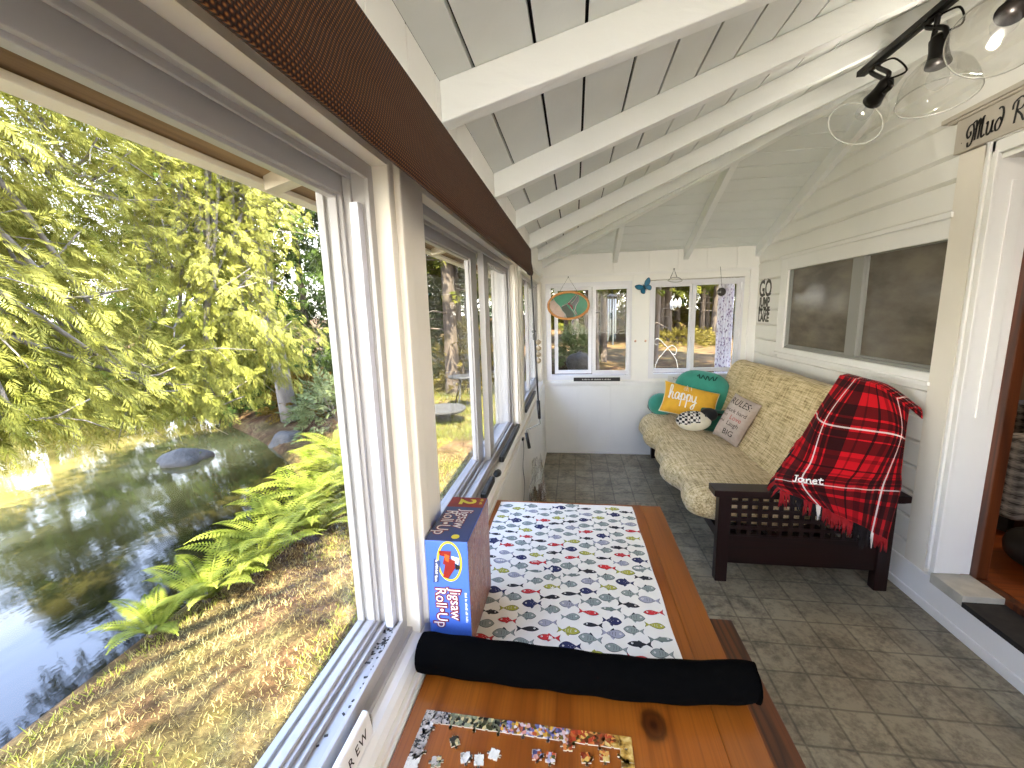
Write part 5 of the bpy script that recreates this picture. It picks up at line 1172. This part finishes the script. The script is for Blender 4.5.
def bough_tree(name, label, trunk, ells, dens, size, lm, bm_, seed):
    """leaning cedar: foliage sprays fill a set of drooping boughs, each fed by branches from the trunk"""
    R_ = np.random.RandomState(seed); r = thing(name, trunk[0], label, 'tree'); Vs = []; Fs = []; off = 0; b = M()
    tp = catmull(trunk, 6); n = len(tp); tmpl = frond(11, .05, .48, seed)
    for c_, ra in ells:
        c_ = np.array(c_); ra = np.array(ra); N = int(dens*ra[0]*ra[1]*ra[2]**.6)
        v = R_.randn(N, 3); v /= np.linalg.norm(v, axis=1, keepdims=True); q = (.30+.70*R_.rand(N)**.6)[:, None]; q = q*(1+.22*np.sin(v[:, :1]*7+v[:, 1:2]*9+v[:, 2:]*8+seed))
        pos = c_+v*q*ra; base_ = np.array(tp[int(n*.6)]); out = pos-base_; out /= np.linalg.norm(out, axis=1, keepdims=True)
        d = out*.6+v*.55+R_.randn(N, 3)*.4; d[:, 2] -= .35
        V, F = scatter(tmpl, pos, d, size*(.6+.75*R_.rand(N)), R_=R_); Vs.append(V); Fs.append(F+off); off += len(V)
        for k in range(9):
            p0 = Vector(tp[int(n*(.35+.6*R_.rand()))]); e_ = R_.randn(3); e_ /= np.linalg.norm(e_); p2 = Vector(c_+e_*ra*.95); p1 = (p0+p2)/2+Vector((0, 0, .25))
            P = catmull([p0, p1, Vector(c_+e_*ra*.4), p2], 4); b.tube(P, [.03*(1-.9*i/(len(P)-1))+.003 for i in range(len(P))], 6)
            for _ in range(3):
                q0 = P[R_.randint(5, len(P)-1)]; q1 = q0+Vector((R_.randn()*.3, R_.randn()*.3, -.12+R_.randn()*.15)); b.tube([q0, (q0+q1)/2+Vector((0, 0, .03)), q1], [.008, .006, .003], 4)
    raw('foliage', np.concatenate(Vs), np.concatenate(Fs), lm, r); b.build('branch', bm_, r)
    b = M(); b.tube(tp, [.17*(1-.75*i/(n-1)) for i in range(n)], 10); b.build('trunk', bm_, r); return r
bough_tree('cedar_tree', 'yellow green cedar leaning over the pond, nearest the near window frame', [(-3.4, -.9, -.6), (-3.7, -.3, 1.2), (-4.3, .9, 3.2), (-4.9, 2.2, 5.0)],
  [((-4.7, 1.3, 2.6), (1.2, 1.3, 1.3)), ((-4.6, 2.5, 3.6), (1.2, 1.2, 1.2)), ((-4.6, 2.6, 1.75), (1.0, 1.1, .9)), ((-4.3, 2.2, .95), (.7, .9, .42)), ((-4.5, 3.3, 1.0), (.8, .9, .55)), ((-4.9, 3.4, 2.7), (1.0, 1.0, 1.0)), ((-5.2, 2.6, 4.9), (1.2, 1.4, 1.0))], 2300, .145, cedarL, greyb, 21)
bough_tree('cedar_tree', 'sunlit cedar with boughs hanging beside the ferns at the inlet', [(-5.6, 7.4, -.5), (-5.4, 6.9, 1.5), (-5.1, 6.0, 3.4), (-4.9, 5.2, 5.2)],
  [((-4.6, 4.5, 1.7), (.95, 1.0, 1.0)), ((-4.7, 5.1, 2.8), (1.0, 1.1, 1.1)), ((-4.7, 4.3, .75), (.8, .9, .5)), ((-4.6, 5.5, 1.15), (.8, .75, .7)), ((-4.9, 4.6, 4.0), (1.1, 1.3, 1.0)), ((-4.9, 6.0, 3.6), (.9, .7, .9))], 2300, .14, cedarL, greyb, 22)
# tree behind the viewpoint whose high branches dapple the lawn
bough_tree('maple_tree', 'tall leafy tree beside the porch whose branches dapple the lawn', [(-3.6, -5.2, -.5), (-3.5, -5.0, 2.5), (-2.8, -4.4, 4.6), (-1.6, -3.4, 6.2)],
  [((-2.6, -3.6, 6.0), (1.1, .9, .7)), ((-1.0, -2.9, 6.4), (1.0, .8, .6)), ((-1.4, -1.2, 6.6), (1.0, .7, .6)), ((.2, -1.6, 6.8), (.8, .7, .5)), ((.5, -3.1, 6.5), (.9, .6, .5)), ((-.5, -.4, 6.9), (.7, .6, .5))], 190, .3, bushL, greyb, 61)
hem = [(-6.6, 9.6, 7.5, 2.2), (-8.6, 9.0, 7, 2.4), (-12.5, 8.0, 6, 2.6), (-19, 4.0, 6, 3.5), (-9.5, 12.5, 9, 2.8), (-5.2, 12.5, 9, 2.4), (-14, 12, 9, 3.2), (-4.0, 15.5, 10, 2.6)]
hl = ['dark hemlock across the inlet behind the ferns', 'dark hemlock on the far shore behind the second cedar', 'shadowed hemlock at the far end of the pond', 'low distant hemlock straight across the open water', 'tall hemlock in the woods beyond the inlet', 'grey green hemlock seen through the middle side window', 'distant tall hemlock on the far hillside', 'distant hemlock far beyond the bird bath']
for k, (x, y, H, R) in enumerate(hem):
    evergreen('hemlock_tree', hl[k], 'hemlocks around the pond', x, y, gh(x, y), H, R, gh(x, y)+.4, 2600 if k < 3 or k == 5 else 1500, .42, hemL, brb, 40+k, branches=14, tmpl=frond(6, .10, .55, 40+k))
# woods beyond the end windows: tall bare trunks with high crowns
proto = []
for k in range(3):
    R_ = np.random.RandomState(70+k); rt = thing('pine_tree', (0, 0, 0), 'tall brown pine trunk in the sunlit woods', 'tree', 'woodland pines behind the porch')
    b = M(); b.tube(catmull([(0, 0, -.3), (.05*k, .03, 2.5), (-.05, .02, 5), (0, 0, 9)], 5), [.17*(1-.6*i/15) for i in range(16)], 9); b.build('trunk', brb, rt)
    n_ = 900; h = 2.6+6.2*R_.rand(n_); a = R_.rand(n_)*2*PI; rr = (1.8*(1-(h-2.6)/7.5))*np.sqrt(R_.rand(n_)); pos = np.stack([rr*np.cos(a), rr*np.sin(a), h], 1); dirs = np.stack([np.cos(a), np.sin(a), -.2+.3*R_.randn(n_)], 1)
    V, F = scatter(frond(5, .12, .6, 70+k), pos, dirs, .42*(.7+.6*R_.rand(n_)), R_=R_); raw('crown', V, F, pineL, rt)
    b = M()
    for q in range(12):
        hh = 1.3+R_.rand()*4; aa = R_.rand()*6.28; L = .4+R_.rand()*.9; b.tube([(0, 0, hh), (L*.6*math.cos(aa), L*.6*math.sin(aa), hh+.05), (L*math.cos(aa), L*math.sin(aa), hh-.05)], [.02, .014, .005], 5)
    b.build('dead_branch', brb, rt); proto.append(rt)
spots = []; R_ = np.random.RandomState(99)
fixed = [(.53, 12.0), (.95, 14.8), (2.7, 15.0), (-3.3, 11.5), (-2.9, 9.6), (-2.5, 14), (7.3, 26), (7.9, 27), (3.9, 22), (4.8, 25), (1.7, 24), (.1, 22), (1.33, 9.0), (4.4, 10.5), (-.8, 9.6), (5.6, 13.5)]
while len(fixed) < 74:
    x, y = R_.uniform(-9, 20), R_.uniform(21, 46)
    if all((x-a)**2+(y-c_)**2 > .9 for a, c_ in fixed) and x > -9: fixed.append((x, y))
for k in range(16):
    x = -13+2.6*k+R_.uniform(-.6, .6); y = 36+R_.uniform(-2, 6)
    evergreen('woodland_tree', 'distant golden green tree closing the woods, %s along the far tree line' % ORD[k], 'far tree line', x, y, gh(x, y), 8.5+R_.rand()*3, 2.6, gh(x, y)+.2, 800, .75, pineL if k % 3 else hemL, brb, 300+k, branches=8, tmpl=frond(5, .14, .6, 300+k), shape=.7)
for k, (x, y) in enumerate(fixed):
    o = proto[k] if k < 3 else copy_tree(proto[k % 3]); o.location = (x, y, gh(x, y)); o.rotation_euler = (0, 0, R_.rand()*6.28); o.scale = (1, 1, 1)
    o['label'] = 'tall brown pine trunk in the sunlit woods beyond the end windows'
    s_ = .75+.6*R_.rand(); o.scale = (s_, s_, .9+.3*R_.rand())
def shrub(name, label, x, y, R, H, n_, size, lm, seed, group=None):
    R_ = np.random.RandomState(seed); z0 = gh(x, y); r = thing(name, (x, y, z0), label, 'shrub', group)
    v = R_.randn(n_, 3); v /= np.linalg.norm(v, axis=1, keepdims=True); v[:, 2] = np.abs(v[:, 2]); q = (.55+.45*R_.rand(n_))[:, None]
    pos = v*q*np.array([R, R, H])+np.array([x, y, z0]); V, F = scatter(frond(4, .16, .5, seed), pos, v+R_.randn(n_, 3)*.4, size*(.6+.8*R_.rand(n_)), R_=R_); raw('foliage', V, F, lm, r)
    b = M()
    for k in range(7): a = R_.rand()*6.28; b.tube([(x+.05*math.cos(a), y+.05*math.sin(a), z0-.05), (x+R*.4*math.cos(a), y+R*.4*math.sin(a), z0+H*.7)], [.015, .006], 5)
    b.build('stem', brb, r)
shrub('shrub', 'pale green shrub outside the end window below the stained glass', .05, 14.5, .72, 1.35, 900, .2, paleL, 5)
shrub('shrub', 'bright yellow green bush seen through the middle side window', -2.75, 10.2, .8, 1.7, 600, .2, bushL, 6)
shrub('shrub', 'low yellow bush in the clearing past the futon window', 5.0, 21.5, 2.2, .55, 600, .3, bushL, 7)
shrub('shrub', 'golden undergrowth bush deep in the woods behind the pegs', 5.6, 29, 2.4, 2.0, 700, .4, bushL, 8)
shrub('shrub', 'golden sapling thicket deep in the woods behind the oval glass', 1.9, 27, 2.4, 2.6, 700, .4, bushL, 9)
shrub('shrub', 'tall sunlit sapling thicket at the curtained edge of the woods', 9.6, 28, 2.6, 3.4, 700, .4, bushL, 10)
shrub('shrub', 'grey green streamside bush behind the ferns', -4.4, 7.2, .8, .9, 360, .25, paleL, 11)
shrub('shrub', 'dark reddish twiggy bush on the bank past the second cedar', -5.6, 8.0, .8, .8, 300, .25, leafmat('rust_leaf', hx('#6b5a24'), hx('#a8843c'), .3, 2), 12)
# rocks
stone = simple('granite', '#655e54', .9, var=.25, vscale=7, bump=.8, bscale=14, bdist=.03)
def rock(x, y, z, rx, ry, rz, label, seed):
    R_ = np.random.RandomState(seed); ph = R_.rand(6)*6; r = thing('boulder', (x, y, z), label, 'rock'); b = M(); nu, nv = 16, 22; P = []
    for i in range(nu+1):
        row = []
        for j in range(nv):
            th, p_ = PI*i/nu, 2*PI*j/nv; k = 1+.14*math.sin(3*p_+ph[0]+th)*math.sin(th)+.10*math.sin(5*p_+ph[1])*math.sin(th)**2+.08*math.sin(4*th+ph[2])
            row.append((x+rx*k*math.sin(th)*math.cos(p_), y+ry*k*math.sin(th)*math.sin(p_), z+rz*(.55-k*math.cos(th))))
        P.append(row)
    b.grid(P, 0, cv=True); b.build('stone_mass', stone, r); b = M()
    b.tube([(x+rx*.75*math.cos(a), y+ry*.75*math.sin(a), z+rz*1.12) for a in np.linspace(.3, 1.9, 8)], .012, 5); b.build('lichen_vein', paleL, r)
rock(.18, 13.1, -.42, .36, .34, .42, 'grey boulder outside the end window under the pale shrub', 1); rock(-5.0, 6.5, -.8, .32, .28, .2, 'flat grey rock standing in the pond near the far shore', 2); rock(-6.2, 5.6, -.8, .35, .3, .17, 'low rock in the pond under the cedar boughs', 3); rock(-4.0, 8.6, -.4, .6, .5, .5, 'pale boulder on the bank behind the ferns', 4); rock(-3.1, 5.6, -.75, .3, .24, .2, 'small grey rock at the water beside the ferns', 5)
# ferns along the bank
fernL = leafmat('fern_leaf', hx_in('#4a5418'), hx_in('#8f9140'), .38, 2.0)
def fern(x, y, L, nfr, seed, label):
    R_ = np.random.RandomState(seed); z0 = gh(x, y); r = thing('fern', (x, y, z0), label, 'fern', 'ferns along the bank'); V = []; F = []
    for k in range(nfr):
        a = 2*PI*k/nfr+R_.randn()*.25; l = L*(.75+.4*R_.rand()); el = .75+.3*R_.rand(); n_ = 28; p = np.array([x, y, z0]); st_ = []
        for i in range(n_+1):
            tt = i/n_; e = el-1.35*tt*tt; st_.append(p.copy()); p = p+np.array([math.cos(a)*math.cos(e), math.sin(a)*math.cos(e), math.sin(e)])*l/n_
        sd = np.array([-math.sin(a), math.cos(a), 0])
        for i in range(2, n_):
            tt = i/n_; w = l*.17*math.sin(PI*min(1, tt*.92+.12))**.8; d = st_[i+1 if i < n_ else i]-st_[i]; d /= np.linalg.norm(d)
            for s_ in (-1, 1):
                o_ = st_[i]; tip = o_+sd*s_*w+d*w*.35+np.array([0, 0, -.12*w]); m_ = (o_+tip)/2; q = d*l/n_*.46; k0 = len(V); V += [o_, m_+q, tip, m_-q]; F.append((k0, k0+1, k0+2, k0+3))
        for i in range(n_):
            k0 = len(V); q = sd*.006; V += [st_[i]-q, st_[i]+q, st_[i+1]+q*.8, st_[i+1]-q*.8]; F.append((k0, k0+1, k0+2, k0+3))
    raw('frond', np.array(V), np.array(F), fernL, r)
    b = M(); b.lathe([(0, -.04), (.04, 0), (.025, .05), (0, .06)], 8, Matrix.Translation((x, y, z0))); b.build('crown', brb, r)
for k, (x, y, L) in enumerate([(-2.82, 2.15, .38), (-2.75, 2.5, .52), (-2.62, 2.85, .6), (-2.72, 3.2, .7), (-2.45, 3.45, .65), (-2.8, 3.7, .8), (-2.5, 3.95, .8), (-2.85, 4.2, .9), (-2.45, 4.5, .8), (-2.9, 4.75, .9), (-2.6, 5.1, .8), (-3.2, 5.3, .8), (-2.4, 5.5, .7)]):
    fern(x, y, L, 15, 200+k, 'arching green fern, %s along the pond bank from the nearest one' % ORD[k])
# grass
def blades(name, n_, xr, yr, hmin, hmax, mat, seed, label, keep=lambda x, y: True):
    R_ = np.random.RandomState(seed); V = []; F = []
    for k in range(n_):
        x, y = R_.uniform(*xr), R_.uniform(*yr)
        if x < bankx(y)+.05 or not keep(x, y): continue
        z = gh(x, y)-.005; h = R_.uniform(hmin, hmax); a = R_.rand()*6.28; l = h*(.4+.8*R_.rand()); w = .0022+.002*R_.rand(); ca, sa = math.cos(a), math.sin(a)
        k0 = len(V); V += [(x-sa*w, y+ca*w, z), (x+sa*w, y-ca*w, z), (x+ca*l, y+sa*l, z+h*.8)]; F.append((k0, k0+1, k0+2))
    o = raw(name, np.array(V), np.array(F), mat); tag(o, label, 'grass', None, 'stuff')
clump = lambda x, y: math.sin(x*2.1+y*1.3)+math.sin(x*4.3-y*2.7+1)*.7 > -.1
blades('dry_grass', 34000, (-3.1, -.7), (.2, 5.2), .012, .045, leafmat('straw_blade', hx_in('#7d6c42'), hx_in('#b5a46c'), .3, 3), 301, 'dry straw coloured grass on the slope below the near window')
blades('green_grass', 30000, (-3.1, -.7), (.2, 6.5), .015, .06, leafmat('green_blade', hx_in('#5d6822'), hx_in('#9c9a44'), .35, 2), 302, 'yellow green grass tufts on the slope below the near window', clump)
blades('meadow_grass', 14000, (-4, -.7), (6, 12), .06, .22, leafmat('meadow_blade', hx('#7e8a34'), hx('#bcb860'), .4, 1), 303, 'taller grass beyond the ferns outside the middle window')
# garden things past the windows
tin = simple('white_garden_metal', '#a8a49c', .5)
dstone = simple('dark_stone_slab', '#46423c', .9, var=.2, vscale=9)
bb = thing('bird_bath', (-2.3, 7.0, gh(-2.3, 7.0)), 'round grey stone slab on a low pedestal in the grass', 'bird bath'); z0 = gh(-2.3, 7.0)
b = M(); b.lathe([(0, 0), (.14, 0), (.12, .06), (.09, .12), (.12, .16), (0, .17)], 20, Matrix.Translation((-2.3, 7.0, z0))); b.build('pedestal', dstone, bb)
b = M(); b.lathe([(0, .16), (.36, .17), (.40, .20), (.40, .23), (.34, .225), (0, .20)], 28, Matrix.Translation((-2.3, 7.0, z0))); b.build('basin', dstone, bb)
gtb = thing('garden_table', (-2.3, 8.4, gh(-2.3, 8.4)), 'grey metal garden table on the lawn beyond the middle window', 'garden table'); z0 = gh(-2.3, 8.4)
grt = simple('grey_garden_metal', '#34322f', .6)
b = M(); b.lathe([(0, .68), (.30, .68), (.31, .695), (.30, .71), (0, .71)], 28, Matrix.Translation((-2.3, 8.4, z0))); b.build('table_top', grt, gtb)
for k in range(3): a = k*2.09+.4; b = M(); b.tube([(-2.3+.1*math.cos(a), 8.4+.1*math.sin(a), z0+.68), (-2.3+.2*math.cos(a), 8.4+.2*math.sin(a), z0+.35), (-2.3+.34*math.cos(a), 8.4+.34*math.sin(a), z0)], .014, 6); b.build('leg', grt, gtb)
tr_ = thing('garden_hook', (1.25, 6.0, gh(1.25, 6)), 'pair of thin white scrolled garden hooks crossing outside the futon window', 'garden hook'); z0 = gh(1.25, 6.0)
for P in ([(1.00, 6, z0), (1.06, 6, .2), (1.10, 6, .68), (1.2, 6, .86), (1.30, 6, .96), (1.37, 6, .92), (1.36, 6, .84), (1.31, 6, .86)], [(1.44, 6.03, z0), (1.43, 6.03, .2), (1.40, 6.03, .68), (1.33, 6.03, .84), (1.2, 6.03, 1.0), (1.12, 6.03, 1.06), (1.08, 6.03, 1.0), (1.13, 6.03, .97)]):
    b = M(); b.tube(catmull(P, 5), .0042, 6); b.build('hook_stem', tin, tr_)
tinw = simple('white_chime_metal', hx_in('#d5d2cc'), .4)
wc = thing('wind_chime', (.41, 4.85, 1.1), 'wooden wind chime with white tubes hanging outside the end window', 'wind chime')
b = M(); b.lathe([(0, 0), (.055, 0), (.06, .012), (.03, .03), (0, .035)], 20, Matrix.Translation((.41, 4.85, 1.60))); b.build('top_disc', brb, wc)
for k in range(4): a = k*PI/2+.3; b = M(); b.tube([(.41+.042*math.cos(a), 4.85+.042*math.sin(a), 1.585), (.41+.042*math.cos(a), 4.85+.042*math.sin(a), 1.20-.04*k)], .008, 8); b.build('tube', tinw, wc)
b = M(); b.lathe([(0, -.05), (.03, -.03), (.034, .02), (0, .05)], 14, Matrix.Translation((.425, 4.85, 1.16))); b.lathe([(0, -.05), (.022, -.03), (.022, .03), (0, .05)], 14, Matrix.Translation((.415, 4.85, 1.40))); b.build('clapper', simple('chime_green', '#25402c', .5), wc)
b = M(); b.tube([(.41, 4.85, 1.86), (.41, 4.85, 1.16)], .002, 5); b.build('cord', black, wc)
for k in range(3):
    x = 1.075+.042*k; wv = thing('white_ornament', (x, 5.0, 1.42), 'white hanging leaf shaped ornament, %s of three outside the futon window' % ORD[k], 'hanging ornament', 'white hanging ornaments outside')
    b = M(); b.lathe([(0, -.055), (.017, -.03), (.019, .02), (.008, .05), (0, .06)], 12, Matrix.Translation((x, 5.0, 1.50+.008*k))); b.build('leaf', tinw, wv); b = M(); b.tube([(x, 5.0, 1.55), (x, 5.0, 1.86)], .0015, 5); b.build('thread', black, wv)
# speckled curtain behind the end of window 5
t = NT('speckled_curtain'); vo = t.new('ShaderNodeTexVoronoi'); vo.inputs['Scale'].default_value = 42; t.link(t.coord((1, 1, .75)), vo.inputs['Vector']); f = t.noise(t.coord(), 70, 3)
t.n.remove(t.b); cc_ = t.ramp(t.math('ADD', vo.outputs['Distance'], t.math('MULTIPLY', t.math('SUBTRACT', f, .5), .9)), [(.18, hx_in('#8d7a93')), (.32, hx_in('#d8d0da')), (.5, hx_in('#f2eff2'))])
d1_ = t.new('ShaderNodeBsdfDiffuse'); d2_ = t.new('ShaderNodeBsdfTranslucent'); mxx = t.new('ShaderNodeMixShader'); mxx.inputs[0].default_value = .55
t.link(cc_, d1_.inputs[0]); t.link(cc_, d2_.inputs[0]); t.link(d1_.outputs[0], mxx.inputs[1]); t.link(d2_.outputs[0], mxx.inputs[2]); t.link(mxx.outputs[0], t.out.inputs[0])
cu_ = thing('patterned_curtain', (1.44, 4.5, .8), 'white curtain with a small purple speckled print hanging past the end window pane', 'curtain')
b = M(); b.grid([[(1.395+.15*i/30, 4.46+.014*math.sin(i*1.1), z) for z in np.linspace(.80, 1.74, 12)] for i in range(31)], 0); o = b.build('fabric', t.m, cu_, fixn=False); md = o.modifiers.new('t', 'SOLIDIFY'); md.thickness = .003
b = M(); b.tube([(1.33, 4.46, 1.745), (1.55, 4.46, 1.745)], .008, 8); b.build('rod', tin, cu_)

hx = hx_in
# ================================================================== LIGHT, SKY, CAMERA
def lamp(name, typ, energy, loc, color=(1, 1, 1), rot=None, **kw):
    l = bpy.data.lights.new(name, typ); l.energy = energy; l.color = color
    for k, v in kw.items(): setattr(l, k, v)
    o = bpy.data.objects.new(name, l); COL.objects.link(o); o.location = loc
    if rot is not None: o.rotation_euler = rot
    return o
sd = Vector((.22, -.50, .84)).normalized()
so = lamp('sun', 'SUN', 9.0, (3, -6, 12), (1, .94, .80), sd.to_track_quat('Z', 'Y').to_euler(), angle=.01)
w = bpy.data.worlds.new('sky'); S.world = w; w.use_nodes = True; nt = w.node_tree; bgn = nt.nodes['Background']
tc = nt.nodes.new('ShaderNodeTexCoord'); sp = nt.nodes.new('ShaderNodeSeparateXYZ'); rp = nt.nodes.new('ShaderNodeValToRGB')
nt.links.new(tc.outputs['Generated'], sp.inputs[0]); nt.links.new(sp.outputs[2], rp.inputs[0]); nt.links.new(rp.outputs[0], bgn.inputs[0])
e = rp.color_ramp.elements; e[0].position = 0; e[0].color = (1.0, .93, .82, 1); e[1].position = .9; e[1].color = (.30, .45, .88, 1); k_ = e.new(.10); k_.color = (.95, .93, .90, 1); k_ = e.new(.42); k_.color = (.45, .56, .87, 1)
bgn.inputs[1].default_value = 2.7
for p in LP: lamp('upper_wall_fill', 'POINT', .42, p, (1, .92, .80), shadow_soft_size=.007)  # weak fill added inside the unlit bulbs to lift the upper house wall
lamp('house_fill', 'POINT', 12, (3.6, 2.2, 2.1), (1, .82, .6), shadow_soft_size=.15)  # unseen warm fill added for the room behind the doorway, no fixture

cam = bpy.data.cameras.new('camera'); co_ = bpy.data.objects.new('camera', cam); COL.objects.link(co_); S.camera = co_
R3 = np.array([[0.98902858, 0.14503382, -0.02806512], [-0.00326961, -0.16844497, -0.98570564], [-0.14768808, 0.97498281, -0.16612268]])
mw = Matrix(((R3[0][0], -R3[1][0], -R3[2][0], 0), (R3[0][1], -R3[1][1], -R3[2][1], 0), (R3[0][2], -R3[1][2], -R3[2][2], 1.46), (0, 0, 0, 1))); co_.matrix_world = mw
cam.sensor_width = 36; cam.sensor_fit = 'HORIZONTAL'; cam.lens = 36*420.7/1024; cam.clip_start = .02; cam.clip_end = 200
S.view_settings.view_transform = 'Standard'; S.view_settings.look = 'None'; S.view_settings.gamma = 1; S.view_settings.use_curve_mapping = False; S.view_settings.exposure = 2.45
S.cycles.use_denoising = True; S.cycles.max_bounces = 12; S.cycles.diffuse_bounces = 8; S.cycles.transparent_max_bounces = 24; S.cycles.transmission_bounces = 8; S.cycles.sample_clamp_indirect = 6
